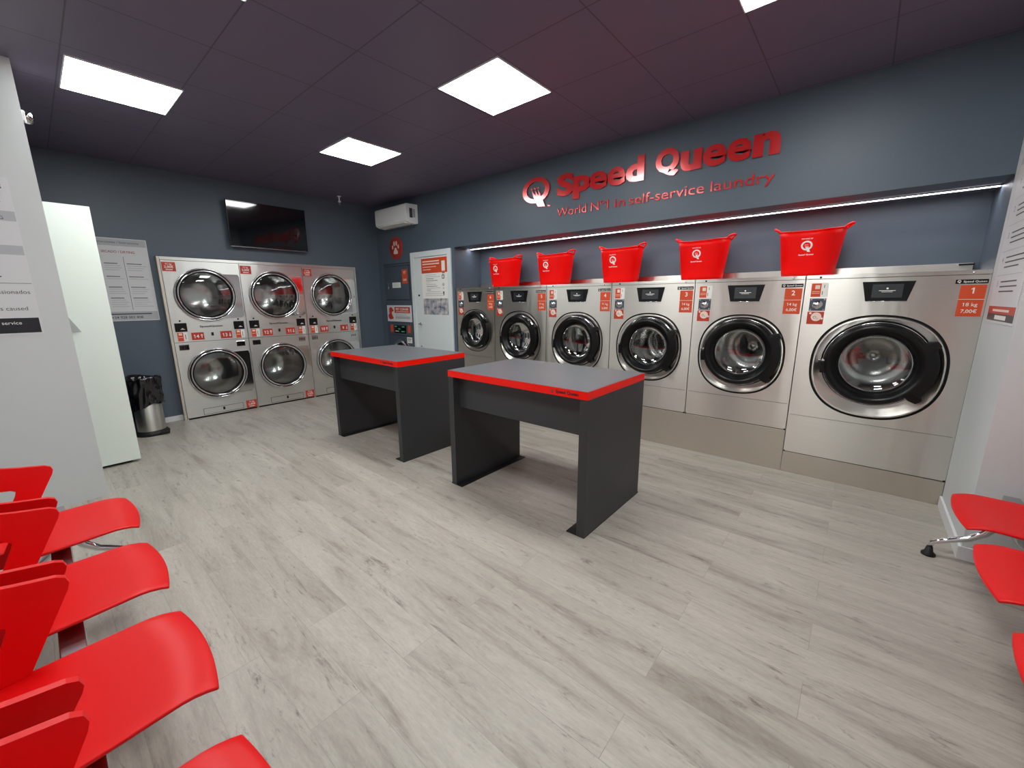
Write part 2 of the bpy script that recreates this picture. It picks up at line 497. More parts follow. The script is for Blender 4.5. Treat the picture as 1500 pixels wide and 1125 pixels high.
# LED profile in the niche
t = thing('led_strip', 'long thin led strip under the fascia above the washers', 'strip light', (4.26, 0.28, SF))
MB().box(-2.40, 2.40, -0.024, -0.020, -0.012, -0.0005, 'alu').box(-2.40, 2.40, 0.020, 0.024, -0.012, -0.0005, 'alu').build('profile', t)
MB().box(-2.40, 2.39, -0.0198, 0.0198, -0.010, -0.0005, 'strip').build('diffuser', t)

# ---------------------------------------------------------------- logo pieces
def q_logo(b, cx, cz, rx, mt, y, d=0.0, rz=None):
    """ring with a crowned tail"""
    rz = rz or rx
    def rg(a, y_): return [(cx + rx * a * math.cos(2 * PI * i / 48), y_, cz + rz * a * math.sin(2 * PI * i / 48)) for i in range(48)]
    inn, out = 0.68, 1.0
    # slightly thicker lower left, as printed
    b.ring(rg(inn, y), rg(out, y), mt)
    if d:
        b.ring(rg(out, y), rg(out, y + d), mt); b.ring(rg(inn, y + d), rg(inn, y), mt)
    S = lambda u, v: (cx + u * rx, cz + v * rz)
    tail = [S(0.22, -1.30), S(0.72, -1.38), S(0.42, -0.55), S(0.22, -0.05), S(0.02, -0.28), S(-0.06, -0.05), S(-0.17, -0.28), S(-0.30, -0.10), S(-0.05, -0.75)]
    # triangulate as fan-safe pieces
    if d: b.plate([S(0.18, -1.32), S(0.70, -1.38), S(0.38, -0.45), S(-0.18, -0.42)], y - 0.001, y + d, mt)
    else: b.plate([S(0.18, -1.32), S(0.70, -1.38), S(0.38, -0.45), S(-0.18, -0.42)], y - 0.0004, y, mt)
    yy = (y - 0.001, y + d) if d else (y - 0.0004, y)
    for u in (-0.27, -0.04, 0.19):
        b.plate([S(-0.18 + (u + 0.27) * 0.9, -0.43), S(-0.0 + (u + 0.27) * 0.85, -0.43), S(u, 0.0)], yy[0], yy[1], mt)
        c = S(u - 0.02, 0.14)
        b.disc(c[0], c[1], rx * 0.075, yy[0], mt, 12, rz * 0.075)

# wall sign
t = thing('wall_sign', 'large red raised lettering with a ringed crown emblem above the washers', 'sign', (3.2, -0.001, 2.4))
b = MB(); q_logo(b, 0.013, 0.155, 0.184, 'sign', -0.016, 0.015, 0.130); b.build('emblem', t)
for ch, a_, b_, z0_, z1_ in (('S', 3.490, 3.698, 2.440, 2.655), ('p', 3.688, 3.890, 2.391, 2.602), ('e', 3.872, 4.070, 2.441, 2.604), ('e', 4.072, 4.255, 2.441, 2.604), ('d', 4.258, 4.436, 2.441, 2.656),
                             ('Q', 4.538, 4.742, 2.430, 2.660), ('u', 4.755, 4.925, 2.441, 2.602), ('e', 4.933, 5.108, 2.441, 2.604), ('e', 5.113, 5.284, 2.441, 2.604), ('n', 5.296, 5.475, 2.441, 2.604)):
    g_ = glyphs(ch, 0.030 if ch == 'e' else 0.048, 0.0, 1.0); xs_ = [v.x for v in g_[0]]; ys_ = [v.y for v in g_[0]]
    kx_ = (b_ - a_) / (max(xs_) - min(xs_)); kz_ = (z1_ - z0_) / (max(ys_) - min(ys_))
    b = MB(); b.add([(a_ - 3.2 + (v.x - min(xs_)) * kx_, -0.008 - v.z * 0.007, z0_ - 2.4 + (v.y - min(ys_)) * kz_) for v in g_[0]], g_[1], 'sign')
    b.build('letter', t)
x_ = 0.30
for wd_, x_, w_ in (('World', 0.293, 0.354), ('Nº1', 0.699, 0.190), ('in', 0.955, 0.105), ('self-service', 1.102, 0.660), ('laundry', 1.811, 0.450)):
    b = MB(); b.text(wd_, x_, -0.150, 0.080, 'sign', y=-0.005, w=w_, align='L', off=-0.002, ext=0.004); b.build('tagline_word', t)
b = MB(); b.text('TM', 0.165, -0.035, 0.018, 'sign', y=-0.005, align='L', ext=0.003); b.build('trademark', t)

# ---------------------------------------------------------------- washers
def washer(x0, x1, zb, num, kg, price, seam, bz, ring, lb):
    """bz: (rx, rz, cz) outer bezel; ring: (r, cz) black door ring"""
    cx = (x0 + x1) / 2; w = x1 - x0 - 0.006; hw = w / 2; top = 1.55
    t = thing('washing_machine', lb, 'washing machine', (cx, 0, zb), 0, 'stainless front-loading washers along the wall')
    Z = lambda z: z - zb
    seam = Z(seam); TT = Z(top)
    # cabinet shell
    b = MB()
    b.box(-hw, -hw + 0.01, 0.004, 0.82, 0, TT - 0.004, 'steel').box(hw - 0.01, hw, 0.004, 0.82, 0, TT - 0.004, 'steel')
    b.box(-hw + 0.01, hw - 0.01, 0.81, 0.82, 0, TT - 0.004, 'steel').box(-hw + .01, hw - .01, 0.03, 0.81, 0.0, 0.01, 'steel')
    b.build('cabinet', t)
    b = MB().box(-hw, hw, -0.004, 0.45, TT - 0.006, TT, 'steel').box(-hw, hw, -0.004, 0.006, TT - 0.026, TT - 0.006, 'steel')
    tp = b.build('top_panel', t, bevel=.0015)
    b = MB()
    for sx in (-hw + 0.085, hw - 0.075):
        b = MB(); b.lathe(sx, TT - 0.016, [(0, -0.009), (0.006, -0.008), (0.008, -0.004)], 'black' if sx < 0 else 'chrome', 12)
        b.build('bolt', tp)
    rx, rz, bc = bz; bc = Z(bc); r, rc = ring; rc = Z(rc)
    N_ = 96
    hole = sq_pts(0, bc, rx, rz, 0, N_)
    b = MB(); hole_panel(b, -hw, hw, seam + 0.0015, TT - 0.029, hole, 0, 'steel')
    b.box(-hw, hw, 0.004, 0.02, TT - 0.03, TT - 0.026, 'gap'); b.box(-hw, -hw + .012, .0005, .02, seam, TT - .03, 'steel').box(hw - .012, hw, .0005, .02, seam, TT - .03, 'steel')
    b.build('front_panel', t)
    b = MB().box(-hw, hw, 0, 0.02, 0.006, seam - 0.0015, 'steel').box(-hw + 0.002, hw - 0.002, 0.006, 0.022, 0.0, seam + 0.01, 'gap')
    b.box(-hw, -hw + .010, -0.001, 0.02, 0.0, 0.012, 'gap').box(hw - .012, hw, -0.001, 0.02, 0.0, 0.012, 'gap')
    b.build('lower_panel', t)
    # bezel: black groove + steel dish
    k = lambda f, y, e=2.3: [(p[0] * f, y, (p[2] - bc) * f + bc) for p in sq_pts(0, bc, rx, rz, y, N_, e)]
    b = MB()
    b.ring(k(1.0, 0), k(1.0, 0.008), 'gap'); b.ring(k(1.0, 0.008), k(0.965, 0.008), 'gap')
    b.build('groove', t)
    b = MB()
    f0 = k(0.968, 0.009); f1 = k(0.955, -0.003); f2 = k(0.93, -0.004)
    c = [(0 + (r + 0.018) * math.cos(2 * PI * i / N_), 0.022, rc + (r + 0.018) * math.sin(2 * PI * i / N_)) for i in range(N_)]
    b.ring(f0, f1, 'steel', True); b.ring(f1, f2, 'steel', True); b.ring(f2, c, 'steel', True)
    b.build('bezel', t)
    # tub opening and drum
    g = r * 0.70
    b = MB(); b.lathe(0, rc, [(r + 0.02, 0.022), (r - 0.01, 0.024), (g + 0.02, 0.10)], 'black'); b.build('gasket', t)
    b = MB(); b.lathe(0, rc, [(g + 0.02, 0.10), (r * 1.02, 0.11), (r * 1.02, 0.55), (0.05, 0.56), (0.05, 0.545), (0.0001, 0.545)], 'drum')
    for a in (0.3, 0.3 + 2 * PI / 3, 0.3 + 4 * PI / 3):
        R0 = r * 1.02; ca, sa = math.cos(a), math.sin(a)
        P = lambda rr, tt, y: (rr * ca - tt * sa, y, rc + rr * sa + tt * ca)
        vs = [P(R0, -0.05, .13), P(R0, 0.05, .13), P(R0 - .07, 0, .15), P(R0, -0.05, .54), P(R0, 0.05, .54), P(R0 - .07, 0, .54)]
        b.add(vs, [(0, 1, 2), (0, 3, 5, 2), (1, 2, 5, 4)], 'drum')
    b.build('drum', t)
    # door
    b = MB()
    b.lathe(0, rc, [(g, 0.02), (g + 0.004, -0.012), (g + 0.014, -0.022), (r * 0.80, -0.034), (r * 0.84, -0.058), (r * 0.90, -0.066), (r * 0.965, -0.058), (r * 0.995, -0.03), (r, 0.018)], 'black')
    d = b.build('door', t)
    b = MB(); b.lathe(0, rc, [(r + 0.001, 0.018), (r + 0.002, -0.022), (r + 0.006, -0.024), (r + 0.008, 0.016)], 'chrome'); b.build('trim_ring', d)
    b = MB(); prof = [(g * math.sin(q), 0.06 + 0.0 - 0.05 * (1 - math.cos(q)) / 1.0) for q in [PI / 2 * i / 10 for i in range(11)]]
    prof = [(max(1e-4, p), y) for p, y in prof]
    b.lathe(0, rc, prof, 'glass'); b.build('glass', d)
    # handle (right): bulge with two lugs
    b = MB(); n = 26; a0, a1 = -0.85, 0.62; inn = []; out = []; pts = []
    for i in range(n + 1):
        f = i / n; a = a0 + (a1 - a0) * f
        e = 0.040 if 0.14 < f < 0.88 else 0.062
        ro = r * (1 + e * 3.2 * (0.9 if 0.14 < f < 0.88 else 1.0) * min(1, (min(f, 1 - f) * 18 + 0.25)))
        out.append((ro * math.cos(a), rc + ro * math.sin(a)))
    for i in range(n, -1, -1):
        a = a0 + (a1 - a0) * i / n; inn.append((r * 0.93 * math.cos(a), rc + r * 0.93 * math.sin(a)))
    m_ = n + 1
    vs = [(x, -0.062, z) for x, z in inn[::-1]] + [(x, -0.055, z) for x, z in out] + [(x, -0.006, z) for x, z in out]
    fs = []
    for i in range(n):
        fs += [(i, i + 1, m_ + i + 1, m_ + i), (m_ + i, m_ + i + 1, 2 * m_ + i + 1, 2 * m_ + i)]
    fs += [(0, m_, 2 * m_), (n, 2 * m_ + n, m_ + n)]
    b.add(vs, fs, 'black'); b.build('handle', d)
    b = MB(); b.box(-r - 0.012, -r + 0.03, -0.05, 0.012, rc - 0.085, rc + 0.0, 'black')
    b.tube([(-r - 0.004, -0.03, rc + 0.0), (-r - 0.004, -0.03, rc + 0.02)], 0.006, 'chrome', 8)
    b.tube([(-r - 0.03, -0.03, rc + 0.008), (-r + 0.03, -0.05, rc + 0.008)], 0.005, 'chrome', 8)
    b.build('hinge', d, bevel=.003)
    # display
    dt, db_ = Z(1.494), Z(1.365)
    b = MB(); b.plate([(-0.134, dt), (-0.106, db_), (0.106, db_), (0.134, dt)], -0.004, 0.0, 'black')
    b.tube([(-0.105, -0.003, db_ - 0.002), (0.105, -0.003, db_ - 0.002)], 0.0028, 'chrome', 6)
    dsp = b.build('display', t)
    b = MB(); b.box(-0.078, 0.078, -0.0052, -0.004, db_ + 0.022, dt - 0.018, 'panelglass')
    zc = (dt + db_) / 2
    b.disc(0, zc + 0.018, 0.006, -0.0056, 'white', 16)
    b.bar(-0.042, 0.042, zc + 0.002, 0.004, 'white', -0.0056); b.bar(-0.028, 0.028, zc - 0.006, 0.003, 'white', -0.0056)
    b.build('screen', dsp)
    # price label
    lx1 = hw - 0.010; lx0 = lx1 - 0.114
    b = MB(); b.box(lx0 + 0.004, lx1, -0.0012, 0, Z(1.268), Z(1.460), 'orange')
    m_ = (lx0 + 0.004 + lx1) / 2
    b.text(num, m_, Z(1.408), 0.036, 'white', y=-0.0018, off=0.018)
    b.bar(lx0 + 0.004, lx1, Z(1.372), 0.0025, 'white', -0.0018)
    b.text(kg, m_, Z(1.331), 0.021, 'white', y=-0.0018, off=0.005)
    b.text(price, m_, Z(1.290), 0.021, 'white', y=-0.0018, off=0.012)
    sub(b.build('price_label', t), 'orange price label with white numbers')
    b = MB(); b.box(lx0 - 0.022, lx1 + 0.002, -0.0015, 0, Z(1.468), Z(1.494), 'black')
    b.text('Speed Queen', lx0 + 0.012, Z(1.4755), 0.0115, 'white', y=-0.0021, w=0.098, align='L', off=0.02)
    q_logo(b, lx0 - 0.006, Z(1.4825), 0.008, 'white', -0.0021)
    b.build('brand_plate', t)
    # left stickers
    sx = -hw + 0.034
    b = MB(); b.box(sx, sx + 0.104, -0.001, 0, Z(1.392), Z(1.496), 'white')
    b.box(sx + 0.004, sx + 0.062, -0.0016, -0.001, Z(1.396), Z(1.492), 'orange')
    b.bar(sx + 0.026, sx + 0.054, Z(1.452), 0.028, 'cream', -0.002); b.bar(sx + 0.010, sx + 0.056, Z(1.432), 0.003, 'cream', -0.002)
    b.bar(sx + 0.010, sx + 0.056, Z(1.420), 0.003, 'cream', -0.002)
    b.bar(sx + 0.078, sx + 0.082, Z(1.460), 0.022, 'ink', -0.002); b.bar(sx + 0.070, sx + 0.074, Z(1.410), 0.026, 'ink', -0.002)
    sub(b.build('payment_sticker', t), 'orange and white payment sticker')
    b = MB(); b.box(sx + 0.004, sx + 0.102, -0.002, 0, Z(1.294), Z(1.384), 'petgrey')
    b.lathe(sx + 0.053, Z(1.339), [(0.0001, -0.02), (0.018, -0.018), (0.024, -0.010), (0.031, -0.008), (0.033, -0.002)], 'chrome', 28)
    for u in (0.014, 0.092):
        for v in (1.302, 1.376): b.disc(sx + u, Z(v), 0.005, -0.0026, 'chrome', 10)
    b.build('lock_plate', t)
    b = MB(); b.box(sx, sx + 0.100, -0.001, 0, Z(1.196), Z(1.288), 'redlab')
    b.disc(sx + 0.055, Z(1.250), 0.032, -0.0016, 'cream', 24); b.disc(sx + 0.018, Z(1.276), 0.008, -0.0016, 'cream', 12); b.disc(sx + 0.090, Z(1.238), 0.008, -0.0016, 'cream', 12)
    b.text('O₃' if False else 'O', sx + 0.046, Z(1.238), 0.018, 'ink', y=-0.002); b.text('3', sx + 0.062, Z(1.233), 0.010, 'ink', y=-0.002)
    b.bar(sx + 0.014, sx + 0.088, Z(1.206), 0.004, 'orange', -0.0016)
    sub(b.build('ozone_sticker', t), 'red sticker with white bubbles')
    return t

XB = [1.8526, 2.5602, 3.3611, 4.1587, 4.9524, 5.7402, 6.6615]
Z2, Z1 = 0.345, 0.170
WS = [  # x index, base, number, capacity, price, seam, bezel, ring, label
    (5, Z1, '1', '18 kg', '7,00€', 0.484, (0.367, 0.371, 0.900), (0.285, 0.928), 'largest steel washing machine with the label 1, beside the right pillar'),
    (4, Z2, '2', '14 kg', '6,00€', 0.563, (0.325, 0.333, 0.927), (0.270, 0.948), 'steel washing machine with the orange label 2, next to the largest one'),
    (3, Z2, '3', '14 kg', '6,00€', 0.563, (0.322, 0.325, 0.934), (0.262, 0.948), 'steel washing machine with the orange label 3, partly behind the nearer table'),
    (2, Z2, '4', '11 kg', '5,00€', 0.563, (0.322, 0.325, 0.934), (0.258, 0.948), 'steel washing machine with the orange label 4, behind the nearer table'),
    (1, Z2, '5', '11 kg', '5,00€', 0.563, (0.322, 0.325, 0.934), (0.258, 0.948), 'steel washing machine with the orange label 5, second from the white door'),
    (0, Z2, '6', '8 kg', '4,00€', 0.655, (0.278, 0.278, 0.993), (0.232, 1.005), 'smallest steel washing machine with the label 6, beside the white door')]
for k, zb, n_, kg, pr_, sm_, bz, rg, lb in WS:
    washer(XB[k], XB[k + 1], zb, n_, kg, pr_, sm_, bz, rg, lb)
tag(MB().box(XB[0], XB[5] - 0.001, 0.002, 0.80, 0, Z2 - 0.001, 'steel2').build('plinth', bevel=.002), 'long tall steel plinth under the five smaller washing machines', 'plinth', 'steel plinths under the washers')
tag(MB().box(XB[5], XB[6] - 0.003, 0.002, 0.80, 0, Z1 - 0.001, 'steel2').build('plinth', bevel=.002), 'low steel plinth under the largest washing machine', 'plinth', 'steel plinths under the washers')
t = thing('cover_strip', 'raised steel cover strip running behind the red tubs on the washer tops', 'cover strip', (4.26, 0.47, 1.551))
MB().box(-2.40, 2.37, -0.012, 0.028, 0, 0.066, 'steel').build('strip', t, bevel=.002)
MB().box(2.30, 2.375, -0.02, -0.0125, 0.05, 0.062, 'black').build('latch', t)

# ---------------------------------------------------------------- red tubs
def tub(cx, lb):
    t = thing('laundry_tub', lb, 'laundry tub', (cx, 0.255, 1.551), 0, 'red flexible laundry tubs on the washers')
    h = 0.325; n = 72
    b = MB(); rows = []
    K = 9
    def rad(f): return 0.168 + (0.207 - 0.168) * f + 0.002 * math.sin(f * PI)
    def pt(a, f, off=0.0):
        c, s = math.cos(a), math.sin(a)
        q = (abs(c) ** 2.3 + abs(s) ** 2.3) ** (-1 / 2.3)
        r = rad(f) - off
        lift = 0.024 * abs(c) ** 2.2 * f ** 2
        z = h * f + lift
        pull = 1 + 0.03 * abs(c) ** 8 * f ** 4
        return (r * q * c * pull, r * q * s * 0.94, z)
    vs = []; fs = []
    F = [i / K for i in range(K + 1)]
    for f in F:
        for i in range(n): vs.append(pt(2 * PI * i / n, f))
    for f in F[::-1]:
        for i in range(n): vs.append(pt(2 * PI * i / n, max(f, 0.02), 0.006))
    R = 2 * (K + 1)
    for j in range(R - 1):
        for i in range(n):
            k = (i + 1) % n; fs.append((j * n + i, j * n + k, (j + 1) * n + k, (j + 1) * n + i))
    fs.append(list(range(n))[::-1]); fs.append([(R - 1) * n + i for i in range(n)])
    b.add(vs, fs, 'tub', True); body = b.build('tub_body', t)
    # rim
    b = MB(); b.tube([pt(2 * PI * i / n, 1.0, 0.002) for i in range(n + 1)], 0.0065, 'tub', 8, False); b.build('rim', t)
    # two raised loop handles
    for s in (-1, 1):
        pts = []
        for i in range(15):
            u = -1 + 2 * i / 14
            a = (0 if s > 0 else PI) + u * 0.36
            x, y, z = pt(a, 1.0)
            lift = 0.030 * (1 - abs(u) ** 4); o = 1 + 0.155 * (1 - abs(u) ** 3)
            pts.append((x * o, y, z + lift))
        MB().tube(pts, 0.0085, 'tub', 8).build('handle', t)
    # printed emblem, wrapped on the front left
    a0 = -PI / 2 - 0.03
    b = MB(); g = MB()
    g.text('POWERED BY', 0, 0.052, 0.008, 'white', y=0, off=0.01); q_logo(g, 0, 0.008, 0.036, 'white', 0, 0, 0.034)
    g.text('Speed Queen', 0, -0.062, 0.010, 'white', y=0, w=0.098, off=0.03)
    out = []
    for x, y, z in g.v:
        f = (0.215 + z) / h
        X, Y, Zz = pt(a0 + x / 0.20, f, -0.0012 + y * 1.0)
        out.append((X, Y, Zz - 0.024 * abs(math.cos(a0)) ** 2.2 * f ** 2))
    b.add(out, g.f, 'white'); b.build('emblem', t)
    return t
tub(5.715, 'red laundry tub on the joint between washers 1 and 2')
tub(4.925, 'red laundry tub on the joint between washers 2 and 3')
tub(4.126, 'red laundry tub on the joint between washers 3 and 4')
tub(3.300, 'red laundry tub on the joint between washers 4 and 5')
tub(2.525, 'red laundry tub on the joint between washers 5 and 6, farthest away')

# ---------------------------------------------------------------- stacked dryers
def dryer(y0, y1, up, dn, price_tl, price_br, lb):
    cy = (y0 + y1) / 2; hw = (y1 - y0) / 2 - 0.003
    t = thing('stacked_dryer', lb, 'tumble dryer', (0.095, cy, 0), PI / 2, 'stacked dryers in the back wall')
    TOP = 1.855; S0 = 0.930; r = 0.308
    b = MB()
    b.box(-hw, -hw + 0.008, 0.004, 0.76, 0.0, TOP, 'steelv').box(hw - 0.008, hw, 0.004, 0.76, 0.0, TOP, 'steelv')
    b.box(-hw + .008, hw - .008, 0.75, 0.76, 0, TOP, 'steelv').box(-hw + .008, hw - .008, 0.02, 0.75, TOP - .01, TOP, 'steelv')
    b.box(-hw + .008, hw - .008, 0.02, 0.75, 0.0, .01, 'steelv')
    b.build('cabinet', t)
    for zc, z0, z1, nm in ((1.475, S0 + 0.002, TOP, 'upper_front'), (0.530, 0.020, S0 - 0.002, 'lower_front')):
        hole = [(0 + 0.262 * math.cos(2 * PI * i / 72), 0, zc + 0.262 * math.sin(2 * PI * i / 72)) for i in range(72)]
        b = MB(); hole_panel(b, -hw, hw, z0, z1, hole, 0.0, 'steelv')
        b.box(-hw, hw, 0.002, 0.012, z0 - 0.004, z0, 'gap')
        f = b.build(nm, t)
        # drum
        b = MB(); b.lathe(0, zc, [(0.262, 0.0), (0.262, 0.06), (0.34, 0.07), (0.34, 0.60), (0.06, 0.62), (0.0001, 0.62)], 'drum', 56)
        for a in (0.5, 2.6, 4.7):
            ca, sa = math.cos(a), math.sin(a)
            P = lambda rr, tt, y: (rr * ca - tt * sa, y, zc + rr * sa + tt * ca)
            b.add([P(.34, -.04, .09), P(.34, .04, .09), P(.27, 0, .1), P(.34, -.04, .6), P(.34, .04, .6), P(.27, 0, .6)], [(0, 1, 2), (0, 3, 5, 2), (1, 2, 5, 4)], 'drum')
        b.build('drum', t)
        # polished hinge plate right of the door
        b = MB(); b.box(0.0, hw - 0.014, -0.012, -0.0005, zc - 0.275, zc + 0.245, 'mirror')
        sq = b.build('door_plate', t, bevel=.002)
        # cut look: opening in the plate is covered by the door ring, so open it with a real hole
        bm = MB(); 
        me = sq.data; bpy.data.meshes.remove(me) if False else None
        hole2 = [(0 + 0.262 * math.cos(-PI / 2 + PI * i / 36), -0.012, zc + 0.262 * math.sin(-PI / 2 + PI * i / 36)) for i in range(37)]
        outer = []
        pts = [(p[0], p[2]) for p in hole2]
        xr_ = hw - 0.014; zl, zh = zc - 0.275, zc + 0.245
        poly_o = []
        for i in range(37):
            a = -PI / 2 + PI * i / 36; c, s = math.cos(a), math.sin(a)
            tt = []
            if c > 1e-6: tt.append(xr_ / c)
            if s > 1e-6: tt.append((zh - zc) / s)
            if s < -1e-6: tt.append((zl - zc) / s)
            kk = min(tt) if tt else 0.262
            kk = max(kk, 0.2625)
            poly_o.append((c * kk, zc + s * kk))
        v = [(x, -0.012, z) for x, z in pts] + [(x, -0.012, z) for x, z in poly_o] + [(x, -0.0005, z) for x, z in poly_o]
        ff = []
        for i in range(36):
            ff += [(i, i + 1, 37 + i + 1, 37 + i), (37 + i, 37 + i + 1, 74 + i + 1, 74 + i)]
        nm_ = bpy.data.meshes.new('door_plate'); nm_.from_pydata(v, [], ff); nm_.materials.append(M['mirror'])
        sq.modifiers.clear(); sq.data = nm_
        # door ring + glass
        b = MB(); b.lathe(0, zc, [(0.252, 0.014), (0.252, -0.02), (0.262, -0.026)], 'black', 72)
        b.lathe(0, zc, [(0.262, -0.026), (0.268, -0.040), (0.278, -0.042), (0.284, -0.032)], 'chrome', 72)
        b.lathe(0, zc, [(0.284, -0.032), (0.290, -0.034), (0.294, -0.030)], 'black', 72)
        b.lathe(0, zc, [(0.294, -0.030), (0.300, -0.034), (0.306, -0.030), (0.308, -0.013)], 'chrome', 72)
        d = b.build('door', t)
        b = MB(); b.lathe(0, zc, [(0.252, -0.012), (0.20, -0.020), (0.12, -0.026), (0.0001, -0.028)], 'glass', 56); b.build('glass', d)
    # controls band
    for sx, arrow, num_ in ((-1, 'up', up), (1, 'down', dn)):
        x0 = -hw + 0.026 if sx < 0 else hw - 0.142
        b = MB(); b.box(x0, x0 + 0.113, -0.006, 0, 1.053, 1.153, 'black'); b.bar(x0 + 0.05, x0 + 0.09, 1.078, 0.006, 'white', -0.0068); b.bar(x0 + 0.06, x0 + 0.078, 1.086, 0.008, 'white', -0.0068)
        b.build('card_reader', t, bevel=.002)
        MB().lathe(x0 + 0.056, 1.178, [(0.0001, -0.008), (0.009, -0.006), (0.010, 0)], 'black', 16).build('button', t)
        xo = x0 + 0.012
        b = MB(); b.box(xo, xo + 0.055, -0.001, 0, 0.945, 1.043, 'orange'); b.bar(xo + 0.012, xo + 0.044, 1.012, 0.024, 'cream', -0.0016)
        b.bar(xo + 0.006, xo + 0.048, 0.985, 0.005, 'cream', -0.0016); b.bar(xo + 0.006, xo + 0.048, 0.962, 0.004, 'redlab', -0.0016)
        b.box(xo + 0.055, xo + 0.095, -0.001, 0, 0.945, 1.043, 'white'); b.bar(xo + 0.070, xo + 0.076, 0.965, 0.055, 'ink', -0.0016)
        sub(b.build('payment_sticker', t), 'orange and white payment sticker')
        xn = -hw + 0.168 if sx < 0 else hw - 0.296
        b = MB(); b.box(xn, xn + 0.122, -0.001, 0, 0.949, 1.037, 'redlab')
        b.text(num_, xn + 0.047, 0.972, 0.040, 'white', y=-0.0016, off=0.015)
        ax = xn + 0.100
        b.bar(ax - 0.004, ax + 0.004, 0.972, 0.042, 'white', -0.0016)
        zt = 1.018 if arrow == 'up' else 0.968; dz = -0.018 if arrow == 'up' else 0.018
        b.add([(ax, -0.0017, zt), (ax - 0.015, -0.0017, zt + dz), (ax + 0.015, -0.0017, zt + dz)], [(0, 1, 2)], 'white')
        sub(b.build('number_label', t), 'red label %s with an arrow pointing %s' % (num_, arrow))
        xk = -hw + 0.034 if sx < 0 else hw - 0.140
        b = MB(); b.box(xk, xk + 0.095, -0.006, 0, 0.838, 0.902, 'mirror')
        for q in range(4): b.bar(xk + 0.010 + q * 0.02, xk + 0.020 + q * 0.02, 0.853, 0.034, 'black', -0.0066)
        b.build('maker_badge', t, bevel=.002)
    b = MB(); b.text('SpeedQueen', 0, 1.095, 0.022, 'ink', y=-0.003, w=0.23, off=0.02, ext=0.002); b.build('brand_lettering', t)
    b = MB(); b.box(-0.012, 0.012, -0.003, 0, 0.990, 1.030, 'black'); b.build('keyhole', t)
    b = MB(); b.box(-0.214, 0.214, -0.0008, 0, 0.032, 0.108, 'black'); b.box(-0.21, 0.21, -0.003, -0.0009, 0.036, 0.104, 'steelv'); b.box(-0.011, 0.011, -0.005, 0, 0.058, 0.094, 'black'); b.build('lint_drawer', t, bevel=.0015)
    for (xx, zz, pp) in ((-hw + 0.006, 1.734, price_tl), (hw - 0.128, 0.022, price_br)):
        b = MB(); b.box(xx, xx + 0.122, -0.001, 0, zz, zz + 0.100, 'redlab')
        b.text(pp[0], xx + 0.061, zz + 0.070, 0.019, 'white', y=-0.0016, off=0.012)
        b.text(pp[1], xx + 0.061, zz + 0.036, 0.025, 'white', y=-0.0016, off=0.015)
        b.bar(xx + 0.03, xx + 0.092, zz + 0.014, 0.009, 'white', -0.0016)
        sub(b.build('price_label', t), 'red price label')
    # dark foot gap
    b = MB().box(-hw, hw, 0.006, 0.03, 0.0, 0.018, 'gap'); b.build('toe_gap', t)
YB = [-2.784, -2.025, -1.268, -0.492]
dryer(YB[0], YB[1], '14', '13', ('15 kg', '2,00€'), ('15 kg', '2,00€'), 'stacked steel dryer with labels 14 and 13, nearest the bin')
dryer(YB[1], YB[2], '12', '11', ('15 kg', '2,00€'), ('15 kg', '2,00€'), 'stacked steel dryer with labels 12 and 11, middle of the three')
dryer(YB[2], YB[3], '10', '9', ('15 kg', '2,00€'), ('15 kg', '2,00€'), 'stacked steel dryer with labels 10 and 9, nearest the corner')
b = MB()
b.box(0.0005, 0.10, -2.812, YB[0] - 0.0015, 0, 1.892, 'steel2').box(0.0005, 0.10, YB[3] + 0.0015, -0.470, 0, 1.892, 'steelv')
b.box(0.0005, 0.10, YB[0] - 0.0015, YB[3] + 0.0015, 1.858, 1.892, 'steelv')
tag(b.build('dryer_surround', bevel=.002), 'thin steel trim frame around the three stacked dryers', 'trim frame')

# ---------------------------------------------------------------- folding tables
def table(x0, lb):
    L = 1.165; W = 0.765
    t = thing('folding_table', lb, 'table', (x0, -1.892, 0), 0, 'anthracite folding tables with red edges')
    b = MB(); b.box(0, L, 0, W, 0.846, 0.892, 'edge'); b.box(0.0015, L - 0.0015, 0.0015, W - 0.0015, 0.8920, 0.8935, 'lamtop')
    top = b.build('tabletop', t)
    b = MB(); q_logo(b, 0.925, 0.871, 0.011, 'ink', -0.0008); b.text('Speed Queen', 0.952, 0.861, 0.020, 'navy', y=-0.0012, w=0.155, align='L', off=0.03)
    sub(b.build('edge_lettering', top), 'dark lettering on the red edge')
    for xx, px0, px1 in ((0.0, 0.0, 0.105), (L - 0.052, L - 0.125, L)):
        g = MB().box(xx, xx + 0.052, 0.002, W - 0.002, 0.006, 0.8455, 'lam').build('leg_panel', t, bevel=.0015)
        MB().box(px0 - 0.012 if px0 == 0 else px0, px1, 0.006, W + 0.01, 0.0, 0.006, 'blackm').build('foot_plate', g)
    MB().box(0.0525, L - 0.0525, 0.062, 0.080, 0.612, 0.8455, 'lam').build('apron', t)
    MB().box(0.0525, L - 0.0525, W - 0.080, W - 0.062, 0.612, 0.8455, 'lam').build('apron', t)
table(3.842, 'nearer grey table with red edges in front of the washers')
table(2.035, 'farther grey table with red edges, toward the dryers')

